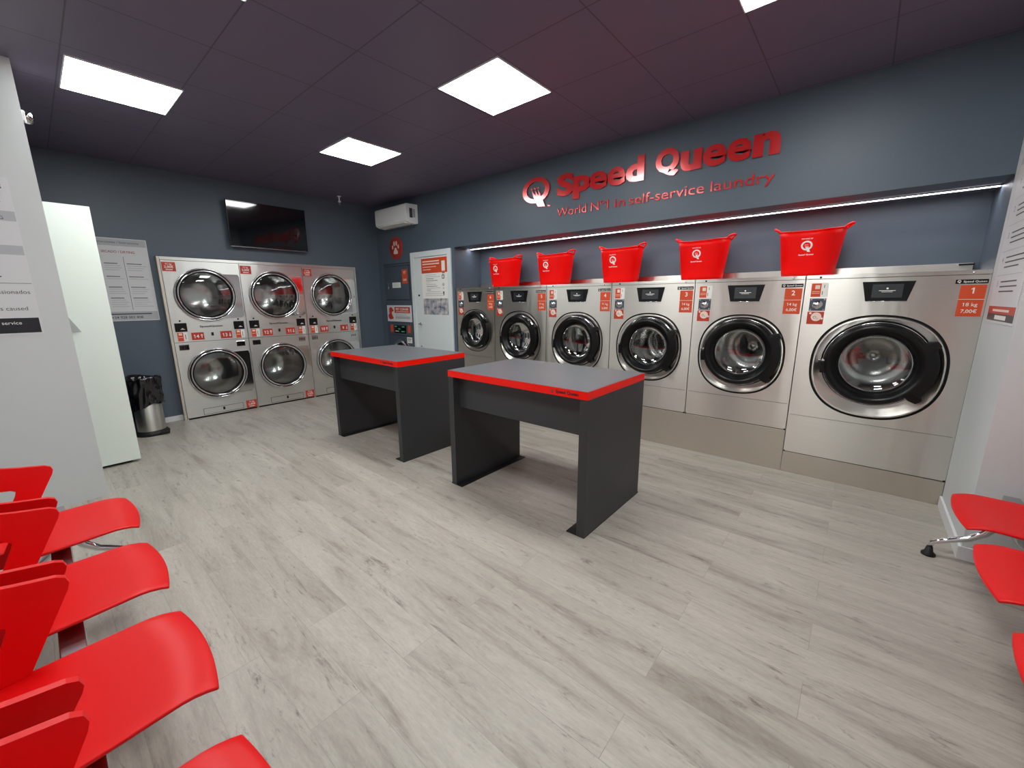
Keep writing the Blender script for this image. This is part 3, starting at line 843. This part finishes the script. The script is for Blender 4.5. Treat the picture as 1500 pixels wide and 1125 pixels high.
# ---------------------------------------------------------------- beam benches
def chair_shell(t, cx):
    """moulded shell; local front = -y, seat front corners at y = 0"""
    # seat pan as a solid grid
    nu, nv = 14, 18; vs = []; fs = []
    def P(u, v):
        # u -1..1 across, v 0 front .. 1 back
        y = 0.43 * v - 0.020 * (1 - u * u) * (1 - v) ** 2
        hw = 0.200 + 0.004 * math.sin(v * PI) + 0.012 * v
        z = 0.462 - 0.022 * max(0, 1 - v / 0.20) ** 2 - 0.014 * (1 - u * u) * math.sin(min(1, v) * PI) - 0.012 * v + 0.30 * max(0, v - 0.88) ** 1.2
        return Vector((cx + u * hw, y, z))
    for j in range(nv + 1):
        for i in range(nu + 1): vs.append(P(-1 + 2 * i / nu, j / nv))
    off = len(vs)
    for p in list(vs): vs.append(p - Vector((0, 0, 0.011)))
    for j in range(nv):
        for i in range(nu):
            a = j * (nu + 1) + i
            fs.append((a, a + 1, a + nu + 2, a + nu + 1)); fs.append((off + a, off + a + nu + 1, off + a + nu + 2, off + a + 1))
    for i in range(nu):
        fs.append((i, off + i, off + i + 1, i + 1)); a = nv * (nu + 1) + i; fs.append((a, a + 1, off + a + 1, off + a))
    for j in range(nv):
        a = j * (nu + 1); c = a + nu + 1; fs.append((a, c, off + c, off + a))
        a = a + nu; c = a + nu + 1; fs.append((a, off + a, off + c, c))
    b = MB(); b.add(vs, fs, 'chair', True)
    shell = b.build('seat_shell', t, bevel=.004)
    # side arms: slanting loop with an opening
    C = (0.405, 0.555)
    outer = [(0.310, 0.447), (0.212, 0.635), (0.207, 0.652), (0.212, 0.668), (0.228, 0.677), (0.30, 0.690), (0.38, 0.708), (0.47, 0.735), (0.50, 0.740), (0.485, 0.60), (0.440, 0.452)]
    inner = [(0.362, 0.502), (0.330, 0.575), (0.326, 0.592), (0.338, 0.600), (0.40, 0.612), (0.445, 0.618), (0.440, 0.56), (0.415, 0.497)]
    def ray(poly, a):
        dx, dz = math.cos(a), math.sin(a); best = None
        for i in range(len(poly)):
            p, q = poly[i], poly[(i + 1) % len(poly)]
            ex, ez = q[0] - p[0], q[1] - p[1]; den = dx * ez - dz * ex
            if abs(den) < 1e-12: continue
            tt = ((p[0] - C[0]) * ez - (p[1] - C[1]) * ex) / den
            ss = ((p[0] - C[0]) * dz - (p[1] - C[1]) * dx) / den
            if tt > 0 and -1e-9 <= ss <= 1 + 1e-9 and (best is None or tt > best): best = tt
        return (C[0] + dx * best, C[1] + dz * best)
    angs = sorted(set([round(math.atan2(p[1] - C[1], p[0] - C[0]), 5) for p in outer + inner] + [round(-PI + 2 * PI * i / 56, 5) for i in range(56)]))
    for s in (-1, 1):
        ro = [ray(outer, a) for a in angs]; ri = [ray(inner, a) for a in angs]; n = len(angs)
        vs = []
        for th in (0, 0.017):
            for lst in (ro, ri):
                for y, z in lst:
                    x = 0.196 + (z - 0.45) * 0.14 + th
                    vs.append((cx + s * x, y, z))
        fs = []
        for i in range(n):
            j = (i + 1) % n
            fs.append((i, j, n + j, n + i)); fs.append((2 * n + i, 3 * n + i, 3 * n + j, 2 * n + j))
            fs.append((i, 2 * n + i, 2 * n + j, j)); fs.append((n + i, n + j, 3 * n + j, 3 * n + i))
        b = MB(); b.add(vs, fs, 'chair', False)
        o = fix_normals(b.build('side_arm', shell, bevel=.005, seg=3))
    # backrest
    vs = []; fs = []; nu, nv = 12, 10
    for j in range(nv + 1):
        for i in range(nu + 1):
            u = -1 + 2 * i / nu; v = j / nv
            z = 0.445 + 0.335 * v - 0.03 * u * u * v; y = 0.425 + 0.085 * v ** 0.8 - 0.03 * u * u * 1.0
            vs.append(Vector((cx + u * (0.207 + 0.035 * v), y, z)))
    off = len(vs)
    for p in list(vs): vs.append(p + Vector((0, 0.012, 0)))
    for j in range(nv):
        for i in range(nu):
            a = j * (nu + 1) + i; c = a + nu + 1
            fs.append((a, a + 1, c + 1, c)); fs.append((off + a, off + c, off + c + 1, off + a + 1))
    for i in range(nu):
        fs.append((i, off + i, off + i + 1, i + 1)); a = nv * (nu + 1) + i; fs.append((a, a + 1, off + a + 1, off + a))
    for j in range(nv):
        a = j * (nu + 1); c = a + nu + 1; fs.append((a, c, off + c, off + a)); a += nu; c += nu; fs.append((a, off + a, off + c, c))
    b = MB(); b.add(vs, fs, 'chair', True); fix_normals(b.build('backrest', shell, bevel=.004))
    fix_normals(shell)
    # mounting bracket
    MB().box(cx - 0.08, cx + 0.08, 0.10, 0.32, 0.412, 0.432, 'alu').build('seat_bracket', t, bevel=.003)
def bench(loc, rotz, xs, x0, x1, legs, lb):
    t = thing('beam_bench', lb, 'bench', loc, rotz, 'red beam benches on chrome legs')
    for x in xs: chair_shell(t, x)
    MB().box(x0, x1, 0.205, 0.262, 0.355, 0.412, 'alu').build('beam', t, bevel=.004)
    for x in legs:
        b = MB()
        front = [(x, 0.232, 0.36), (x, 0.215, 0.27), (x, 0.170, 0.195), (x, 0.125, 0.150), (x, 0.06, 0.115), (x, 0.0, 0.080), (x, -0.006, 0.050)]
        b.tube(front, [0.024, 0.022, 0.019, 0.016, 0.014, 0.013, 0.011], 'chrome', 14)
        back = [(x, 0.232, 0.36), (x, 0.25, 0.27), (x, 0.29, 0.195), (x, 0.34, 0.150), (x, 0.41, 0.10), (x, 0.45, 0.072), (x, 0.455, 0.050)]
        b.tube(back, [0.024, 0.022, 0.019, 0.016, 0.014, 0.013, 0.011], 'chrome', 14)
        lg = b.build('leg', t)
        for y in (-0.006, 0.455):
            b = MB(); b.lathez(x, y, [(0.0001, 0.052), (0.013, 0.050), (0.018, 0.022), (0.030, 0.010), (0.030, 0.0), (0.0001, 0.0)], 'blackm', 20); b.build('glider', lg)
# left bench: faces +y  (local x -> -x)
LBX = [3.614, 4.204, 4.775, 5.350]
bench((4.5, -3.643, 0), PI, [4.5 - x for x in LBX], 4.5 - 5.78, 4.5 - 3.205, [4.5 - 3.235, 4.5 - 5.74], 'bench of red moulded seats along the left wall, cut by the picture edge')
# right bench: faces -x (local -y -> -x): rotate -90
RBY = [-1.192, -1.737, -2.30]
bench((6.543, -1.7, 0), -PI / 2, [-(y + 1.7) for y in RBY], -(-0.77 + 1.7), 0.95, [-(-0.80 + 1.7), 0.90], 'bench of red moulded seats along the right wall beside the pillar')

# ---------------------------------------------------------------- white cabinet
t = thing('tall_cabinet', 'tall white cabinet behind the left pillar, beside the bin', 'cabinet', (1.335, -3.72, 0), PI / 2)
MB().box(-0.345, 0.335, 0.022, 0.56, 0.022, 2.135, 'cab').build('carcass', t, bevel=.002)
MB().box(-0.345, 0.352, 0.0, 0.019, 0.024, 2.137, 'cab').build('door', t, bevel=.0015)
MB().box(-0.33, 0.30, 0.05, 0.54, 0.0, 0.022, 'gap').build('base', t)
b = MB(); b.add([(0.10, -0.001, 1.28), (0.155, -0.03, 1.165), (0.10, -0.001, 1.165)], [(0, 1, 2)], 'paper'); b.add([(0.10, -0.0015, 1.28), (0.155, -0.031, 1.165), (0.158, -0.031, 1.165), (0.103, -0.0015, 1.285)], [(0, 1, 2, 3)], 'band'); b.build('leaflet_holder', t)

# ---------------------------------------------------------------- bin
t = thing('pedal_bin', 'steel pedal bin lined with a black bag, beside the white cabinet', 'bin', (0.40, -3.150, 0))
MB().lathez(0, 0, [(0.117, 0.03), (0.119, 0.06), (0.119, 0.56), (0.112, 0.57)], 'steelv', 48).build('bin_body', t)
b = MB(); b.lathez(0, 0, [(0.0001, 0.0), (0.143, 0.0), (0.147, 0.018), (0.138, 0.034), (0.1195, 0.050)], 'blackm', 40); b.box(0.08, 0.160, 0.05, 0.12, 0.010, 0.030, 'blackm'); b.build('pedal_base', t)
# rear housing of the bin
MB().lathez(-0.035, -0.022, [(0.108, 0.03), (0.110, 0.30), (0.110, 0.55)], 'black', 40).build('rear_housing', t)
vs = []; fs = []; n = 72; K = 11
for j in range(K + 1):
    f = j / K
    for i in range(n):
        a = 2 * PI * i / n
        hem = 0.315 + 0.03 * math.sin(a + 0.3) + 0.014 * math.sin(3 * a + 1) + 0.008 * math.sin(7 * a)
        z = hem + (0.625 - hem) * f + 0.018 * math.sin(2 * a + 0.5) * f
        r = 0.137 + 0.006 * f + 0.007 * math.sin(9 * a + 4 * f) * (1 - 0.3 * f) + 0.005 * math.sin(17 * a - 7 * f) + 0.006 * math.sin(5 * a + 9 * f)
        vs.append((r * math.cos(a), r * math.sin(a), z))
for j in range(6):
    f = j / 5
    for i in range(n):
        a = 2 * PI * i / n
        z = 0.622 - 0.18 * f + 0.018 * math.sin(2 * a + 0.5) * (1 - f); r = (0.130 + 0.007 * math.sin(9 * a + 4)) * (1 - 0.55 * f)
        vs.append((r * math.cos(a), r * math.sin(a), z))
R = K + 7
for j in range(R - 1):
    for i in range(n):
        k = (i + 1) % n; fs.append((j * n + i, j * n + k, (j + 1) * n + k, (j + 1) * n + i))
fs.append([(R - 1) * n + i for i in range(n)])
b = MB(); b.add(vs, fs, 'bag', True); tag_b = b.build('bin_bag', t)

# ---------------------------------------------------------------- television
t = thing('television', 'black flat television mounted above the dryers', 'television', (0.02, -1.615, 2.335), PI / 2)
b = MB(); b.box(-0.463, 0.463, -0.085, -0.055, -0.272, 0.272, 'black')
o = b.build('housing', t, bevel=.004)
s_ = MB().box(-0.457, 0.457, -0.0865, -0.0855, -0.258, 0.266, 'screen').build('screen', t)
x_ = MB().box(-0.463, 0.463, -0.087, -0.0852, -0.272, -0.2665, 'alu').build('bottom_trim', t)
MB().box(-0.12, 0.12, -0.055, 0.018, -0.12, 0.12, 'blackm').build('wall_mount', t)
for q in (o, s_, x_): q.rotation_euler = (math.radians(1.7), 0, 0)

# ---------------------------------------------------------------- air conditioner
t = thing('air_conditioner', 'white split air conditioner high in the far corner', 'air conditioner', (0.71, -0.001, 2.45), 0)
prof = [(0.0, 0.012), (-0.05, 0.004), (-0.15, 0.012), (-0.196, 0.034), (-0.205, 0.052), (-0.205, 0.243), (-0.192, 0.262), (0.0, 0.268)]
fix_normals(MB().prism(prof, -0.39, 0.39, 'acw').build('casing', t, bevel=.006, seg=3))
b = MB(); b.prism([(-0.085, -0.001), (-0.085, 0.006), (-0.185, 0.026), (-0.188, 0.016)], -0.32, 0.33, 'acw'); fix_normals(b.build('air_flap', t))
b = MB(); b.prism([(-0.066, -0.001), (-0.066, 0.008), (-0.082, 0.008), (-0.082, -0.001)], -0.32, 0.33, 'gap'); fix_normals(b.build('outlet_slot', t))
MB().box(0.3905, 0.393, -0.145, -0.095, 0.08, 0.205, 'ink').box(0.3905, 0.3925, -0.088, -0.05, 0.09, 0.20, 'band').build('rating_label', t)
MB().box(-0.03, 0.0, -0.2045, -0.2035, 0.066, 0.073, 'ink').build('badge', t)

# ---------------------------------------------------------------- paw sign
t = thing('paw_sign', 'round red sign with a paw print above the pet washing unit', 'sign', (0.519, -0.001, 2.176), 0)
b = MB(); b.lathe(0, 0, [(0.0001, -0.012), (0.160, -0.012), (0.166, -0.008), (0.166, 0)], 'signdisc', 56)
b.lathe(0, 0, [(0.155, -0.0125), (0.160, -0.0125)], 'redlab', 56); b.build('disc', t)
b = MB()
for x, z, rx, rz in ((-0.028, 0.068, 0.021, 0.036), (0.028, 0.068, 0.021, 0.036), (-0.074, 0.018, 0.019, 0.030), (0.074, 0.018, 0.019, 0.030)):
    b.disc(x, z, rx, -0.0135, 'cream', 24, rz)
pad = []
for i in range(40):
    a = 2 * PI * i / 40; r = 0.050 + 0.010 * math.cos(3 * (a - PI / 2)) ; pad.append((r * 1.05 * math.cos(a), -0.0135, -0.048 + r * math.sin(a) * 0.95))
b.add(pad, [list(range(40))], 'cream'); b.build('paw_print', t)

# ---------------------------------------------------------------- pet washing unit
t = thing('pet_washing_unit', 'slate grey pet washing unit recessed beside the white door', 'pet washer', (0.512, -0.001, 0), 0)
b = MB(); b.box(-0.366, 0.358, -0.006, 0, 0.0, 1.952, 'gap'); b.box(-0.36, 0.355, -0.012, -0.0061, 0.02, 1.945, 'petgrey'); b.build('backing_panel', t, bevel=.003)
b = MB(); b.box(-0.331, 0.321, -0.016, -0.0125, 1.399, 1.911, 'gap'); b.box(-0.325, 0.315, -0.024, -0.0161, 1.405, 1.905, 'petgrey'); d = b.build('upper_door', t, bevel=.003)
b = MB(); b.box(-0.27, -0.222, -0.030, -0.0245, 1.565, 1.685, 'alu').box(-0.262, -0.230, -0.034, -0.0305, 1.59, 1.66, 'petgrey'); b.build('handle', d, bevel=.002)
b = MB(); b.box(-0.12, 0.10, -0.0255, -0.0245, 1.585, 1.665, 'white')
for q in range(4): b.bar(-0.10, 0.08 - 0.03 * (q % 2), 1.598 + q * 0.016, 0.004, 'band', -0.0262)
sub(b.build('notice', d), 'small white notice')
b = MB(); b.box(0.150, 0.285, -0.0255, -0.0245, 1.645, 1.850, 'orange')
b.text('17', 0.217, 1.785, 0.040, 'white', y=-0.0262, off=0.02); b.text('3,50€', 0.217, 1.685, 0.028, 'white', y=-0.0262, off=0.02)
sub(b.build('price_label', d), 'orange price label')
b = MB(); b.box(-0.285, 0.345, -0.026, -0.0125, 0.85, 1.035, 'petgrey'); c = b.build('control_panel', t, bevel=.002)
b = MB(); b.box(-0.14, 0.18, -0.029, -0.0265, 0.880, 1.005, 'screen'); b.build('display', c)
b = MB()
for x, z, w_ in ((-0.12, 0.975, 0.05), (0.07, 0.975, 0.07), (0.05, 0.90, 0.09), (-0.03, 0.94, 0.05)): b.bar(x, x + w_, z, 0.016, 'green', -0.0297)
b.bar(-0.11, -0.02, 0.905, 0.012, 'cream', -0.0297); b.build('display_digits', c)
for x in (-0.245, 0.225): MB().box(x, x + 0.07, -0.0275, -0.0265, 0.895, 1.01, 'orange').build('sticker', c)
b = MB(); b.lathe(0.02, 0.535, [(0.19, -0.02), (0.20, -0.05), (0.225, -0.055), (0.245, -0.04), (0.25, -0.0125)], 'chrome', 48); dd = b.build('porthole_door', t)
MB().lathe(0.02, 0.535, [(0.0001, -0.05), (0.10, -0.045), (0.19, -0.02)], 'screen', 40).build('porthole_glass', dd)
b = MB(); b.box(0.17, 0.30, -0.016, -0.0125, 0.735, 0.825, 'white'); b.bar(0.18, 0.28, 0.79, 0.012, 'petgrey', -0.0166); b.bar(0.18, 0.27, 0.765, 0.008, 'petgrey', -0.0166); sub(b.build('plate', t), 'small white plate')
t = thing('pet_corner_sign', 'white and red pet corner sign on the pet washing unit', 'sign', (0.520, -0.014, 1.062), 0)
b = MB(); b.box(-0.325, 0.325, -0.012, -0.0002, 0, 0.255, 'paper'); b.build('board', t, bevel=.002)
b = MB(); b.box(-0.115, 0.295, -0.0128, -0.0122, 0.135, 0.228, 'redlab'); b.text('PET CORNER', 0.09, 0.176, 0.034, 'white', y=-0.0134, w=0.34, off=0.02); b.bar(-0.08, 0.26, 0.150, 0.010, 'cream', -0.0134)
b.bar(-0.10, 0.20, 0.100, 0.010, 'band', -0.0128); b.bar(-0.10, 0.29, 0.045, 0.040, 'band', -0.0128)
b.build('lettering', t)
b = MB()
b.disc(-0.215, 0.185, 0.052, -0.0128, 'redlab', 24, 0.040); b.disc(-0.235, 0.08, 0.060, -0.0128, 'redlab', 24, 0.050)
b.disc(-0.165, 0.175, 0.026, -0.0132, 'redlab', 18, 0.018); b.plate([(-0.25, 0.20), (-0.275, 0.13), (-0.235, 0.15)], -0.0132, -0.0128, 'redlab'); b.plate([(-0.24, 0.17), (-0.19, 0.16), (-0.20, 0.10), (-0.26, 0.10)], -0.0131, -0.0127, 'redlab')
b.plate([(-0.19, 0.10), (-0.15, 0.06), (-0.17, 0.035), (-0.22, 0.05)], -0.0132, -0.0128, 'redlab'); sub(b.build('dog_silhouette', t), 'red dog silhouette')

# ---------------------------------------------------------------- white door
t = bpy.data.objects.new('door_1', None); COL.objects.link(t); t.location = (1.335, -0.001, 0); struct(t)
b = MB(); b.box(-0.450, -0.375, -0.022, 0, 0, 2.076, 'doorw').box(0.375, 0.450, -0.022, 0, 0, 2.076, 'doorw').box(-0.375, 0.375, -0.022, 0, 2.0, 2.076, 'doorw')
b.build('door_frame', t, bevel=.002)
MB().box(-0.372, 0.372, -0.012, -0.001, 0.006, 1.996, 'doorw').build('door_leaf', t, bevel=.002)
b = MB(); b.lathe(-0.28, 1.045, [(0.0001, -0.018), (0.022, -0.016), (0.024, -0.0125)], 'alu', 20); b.tube([(-0.28, -0.02, 1.045), (-0.28, -0.05, 1.045), (-0.20, -0.052, 1.045)], 0.008, 'alu', 10); b.build('door_handle', t)
MB().lathe(-0.285, 1.462, [(0.0001, -0.022), (0.014, -0.02), (0.016, -0.0125)], 'blackm', 16).build('lock', t)
MB().lathe(-0.285, 0.705, [(0.0001, -0.022), (0.014, -0.02), (0.016, -0.0125)], 'alu', 16).build('lock', t)
t = thing('door_poster', 'instruction poster with a red heading on the white door', 'poster', (1.42, -0.0135, 1.18))
MB().box(-0.285, 0.280, -0.0012, 0, 0, 0.800, 'white').build('sheet', t)
b = MB(); b.box(-0.285, 0.280, -0.0018, -0.0013, 0.590, 0.795, 'orange')
b.box(0.165, 0.235, -0.0024, -0.0019, 0.610, 0.745, 'white')
for q, (w_, s) in enumerate(((0.37, 'ANTES DE USAR'), (0.37, 'LEA ESTO'), (0.30, ''), (0.18, ''))):
    b.bar(-0.255, -0.255 + w_, 0.742 - q * 0.036, 0.017 if q < 2 else 0.010, 'cream', -0.0024)
b.build('heading_block', t)
b = MB()
for q, (x, w_) in enumerate(((-0.20, 0.24), (-0.20, 0.33), (-0.19, 0.17), (-0.19, 0.26), (-0.19, 0.10), (-0.19, 0.22), (-0.18, 0.24), (-0.18, 0.30), (-0.18, 0.09), (-0.18, 0.30), (-0.22, 0.42), (-0.22, 0.40))):
    b.bar(x, x + w_, 0.560 - q * 0.026, 0.006, 'ink' if q in (2, 3, 6, 8) else 'band', -0.0018)
b.box(0.165, 0.215, -0.0020, -0.0013, 0.505, 0.560, 'ink'); b.bar(0.178, 0.202, 0.515, 0.032, 'white', -0.0024)
b.bar(0.170, 0.225, 0.575, 0.012, 'ink', -0.0018)
b.disc(0.190, 0.425, 0.022, -0.0018, 'band', 16); b.disc(0.190, 0.375, 0.012, -0.0018, 'band', 16); b.plate([(0.175, 0.33), (0.205, 0.33), (0.200, 0.28), (0.190, 0.27), (0.180, 0.30)], -0.0020, -0.0013, 'ink')
b.build('body_text', t)
MB().box(-0.275, 0.280, -0.0018, -0.0013, 0.005, 0.235, 'photo').build('printed_photo', t)

# ---------------------------------------------------------------- posters
def lines(b, x0, x1, z, n, dz, mt='band', h=0.006, jit=0.35, y=-0.0018):
    for q in range(n):
        w_ = (x1 - x0) * (1 - jit * random.random())
        b.bar(x0, x0 + w_, z - q * dz, h, mt, y)
def poster(loc, rotz, W, Hh, title, label, lb):
    t = thing('instruction_poster', lb, 'poster', loc, rotz, 'tall instruction posters on the walls')
    hw = W / 2
    MB().box(-hw, hw, -0.0015, 0, 0, Hh, 'paper').build('sheet', t)
    return t, hw
# drying poster on the back wall
W2, H2 = 0.60, 0.862
t, hw = poster((0.001, -2.857 - W2 / 2, 1.196), PI / 2, W2, H2, '', '', 'white drying instruction poster on the dark back wall beside the cabinet')
b = MB(); b.box(-hw + 0.008, hw - 0.008, -0.0022, -0.0016, H2 - 0.078, H2 - 0.008, 'band'); b.text('Instrucciones / Instructions', 0.055, H2 - 0.052, 0.022, 'ink', y=-0.0028, w=0.36)
b.text('SECADO / DRYING', 0.058, H2 - 0.150, 0.024, 'redink', y=-0.0024, off=0.012, w=0.262)
b.build('heading', t)
b = MB(); b.bar(0.088, 0.0915, 0.115, 0.560, 'ink', -0.0022)
for x0, x1 in ((-0.068, 0.072), (0.108, 0.270)):
    for z, k in ((0.60, 4), (0.465, 2), (0.355, 4), (0.240, 5)):
        b.bar(x0, x0 + (x1 - x0) * 0.75, z, 0.0075, 'ink', -0.0022)
        lines(b, x0, x1, z - 0.022, k - 1, 0.022, 'band', 0.006, 0.35, -0.0022)
b.build('body_text', t)
b = MB(); b.box(-hw + 0.008, hw - 0.008, -0.0022, -0.0016, 0.008, 0.100, 'band'); b.text('+34 928 003 808', 0.035, 0.025, 0.026, 'ink', y=-0.0028, off=0.012); b.bar(-0.15, 0.24, 0.068, 0.012, 'ink', -0.0028)
b.build('footer', t)
# pillar poster (left)
W3, H3 = 0.50, 0.946
t, hw = poster((2.021, -3.764 - W3 / 2, 1.198), PI / 2, W3, H3, '', '', 'white instruction poster on the left pillar, cut by the left edge')
b = MB(); b.box(-hw, hw - 0.004, -0.0022, -0.0016, 0.692, 0.750, 'band')
b.text('LAVADO / WASHING', hw - 0.055, 0.700, 0.019, 'ink', y=-0.0028, align='R', off=0.01)
b.box(-hw, hw - 0.004, -0.0022, -0.0016, 0.492, 0.548, 'band')
b.text('INSTRUCCIONES', hw - 0.032, 0.878, 0.024, 'ink', y=-0.0022, align='R', off=0.01)
b.bar(-hw + 0.02, hw - 0.05, 0.800, 0.006, 'ink', -0.0022)
b.build('heading', t)
b = MB(); b.bar(-hw, hw - 0.004, 0.3175, 0.0028, 'ink', -0.0022)
lines(b, -hw + 0.02, hw - 0.10, 0.445, 3, 0.045, 'ink', 0.007)
b.text('daños ocasionados', hw - 0.020, 0.254, 0.023, 'ink', y=-0.0022, align='R')
b.text('por mal uso de la máquina a', hw - 0.152, 0.215, 0.021, 'ink', y=-0.0022, align='R', w=0.33)
b.text('damages caused', hw - 0.045, 0.152, 0.023, 'ink', y=-0.0022, align='R')
b.build('body_text', t)
b = MB(); b.box(-hw + 0.006, hw - 0.010, -0.0022, -0.0016, 0.010, 0.104, 'navy'); b.text('customer service', hw - 0.085, 0.064, 0.020, 'white', y=-0.0028, align='R')
b.text('+34 928 003 808', hw - 0.205, 0.022, 0.024, 'white', y=-0.0028, align='R', w=0.24)
b.build('footer', t)
# right pillar poster
W4, H4 = 0.590, 0.950
t, hw = poster((XR - 0.001, -0.112 - W4 / 2, 1.245), -PI / 2, W4, H4, '', '', 'white instruction poster on the right pillar beside the largest washer')
b = MB(); b.box(-hw + 0.006, hw - 0.006, -0.0022, -0.0016, H4 - 0.10, H4 - 0.008, 'band')
b.text('LAVADO / WASHING', 0.0, H4 - 0.150, 0.026, 'redink', y=-0.0024, off=0.01)
b.build('heading', t)
b = MB()
for q, z in enumerate((0.74, 0.60, 0.46, 0.33, 0.20)):
    b.text(str(q + 1), -hw + 0.085, z, 0.030, 'ink', y=-0.0022)
    lines(b, -hw + 0.15, hw - 0.05, z + 0.020, 3, 0.026, 'ink', 0.007, 0.4, -0.0022)
    if q < 4: b.bar(-hw + 0.03, hw - 0.05, z - 0.072, 0.003, 'band', -0.0022)
b.build('body_text', t)
b = MB(); b.box(-hw + 0.012, hw - 0.012, -0.0022, -0.0016, 0.014, 0.092, 'navy'); b.box(-hw + 0.012, hw - 0.012, -0.0026, -0.0022, 0.052, 0.092, 'redlab')
b.bar(-hw + 0.12, hw - 0.12, 0.064, 0.012, 'cream', -0.0032); b.bar(-0.10, 0.14, 0.022, 0.022, 'white', -0.0030); b.build('footer', t)

# ---------------------------------------------------------------- small ceiling / wall devices
t = thing('sprinkler', 'small white sprinkler head under the ceiling above the last dryer', 'sprinkler', (0.30, -0.735, H))
b = MB(); b.lathez(0, 0, [(0.0001, -0.001), (0.028, -0.001), (0.024, -0.008), (0.010, -0.012), (0.008, -0.06), (0.020, -0.065), (0.018, -0.078), (0.008, -0.085)], 'acw', 20); b.build('body', t)
b = MB(); b.tube([(-0.012, 0, -0.085), (-0.014, 0, -0.11), (0, 0, -0.122), (0.014, 0, -0.11), (0.012, 0, -0.085)], 0.003, 'chrome', 6); b.lathez(0, 0, [(0.0001, -0.122), (0.02, -0.123), (0.02, -0.126), (0.0001, -0.126)], 'chrome', 16); b.build('deflector', t)
t = thing('dome_camera', 'shiny dome camera sticking out behind the left pillar near the ceiling', 'camera', (1.90, -3.641, 2.55))
MB().box(-0.03, 0.03, 0.0, 0.01, -0.03, 0.03, 'acw').build('mount', t, bevel=.003)
b = MB(); b.lathe(0, 0, [(0.0001, 0.056), (0.020, 0.052), (0.036, 0.038), (0.040, 0.020), (0.038, 0.0105)], 'mirror', 28); b.build('dome', t)

# ---------------------------------------------------------------- world + camera
w = bpy.data.worlds.new('world'); SC.world = w; w.use_nodes = True
w.node_tree.nodes['Background'].inputs[0].default_value = (0.5, 0.55, 0.6, 1)
w.node_tree.nodes['Background'].inputs[1].default_value = 0.05

F, YAW, PIT, ROL = 593.0338, 0.8622, -0.2060, -0.0077
cy_, sy_ = math.cos(YAW), math.sin(YAW); cp, sp_ = math.cos(PIT), math.sin(PIT)
f = Vector((-cy_ * cp, sy_ * cp, sp_)); r = f.cross(Vector((0, 0, 1))).normalized(); u = r.cross(f)
r2 = r * math.cos(ROL) + u * math.sin(ROL); u2 = -r * math.sin(ROL) + u * math.cos(ROL)
cam = bpy.data.cameras.new('camera'); co = bpy.data.objects.new('camera', cam); COL.objects.link(co)
mw = Matrix(((r2.x, u2.x, -f.x, 6.0957), (r2.y, u2.y, -f.y, -3.8001), (r2.z, u2.z, -f.z, 1.3942), (0, 0, 0, 1)))
co.matrix_world = mw
cam.sensor_fit = 'HORIZONTAL'; cam.sensor_width = 36; cam.lens = 36 * F / 1500; cam.clip_start = 0.03
SC.camera = co
SC.view_settings.view_transform = 'Standard'; SC.view_settings.look = 'None'
SC.view_settings.exposure = 0.0; SC.view_settings.gamma = 1; SC.view_settings.use_curve_mapping = False
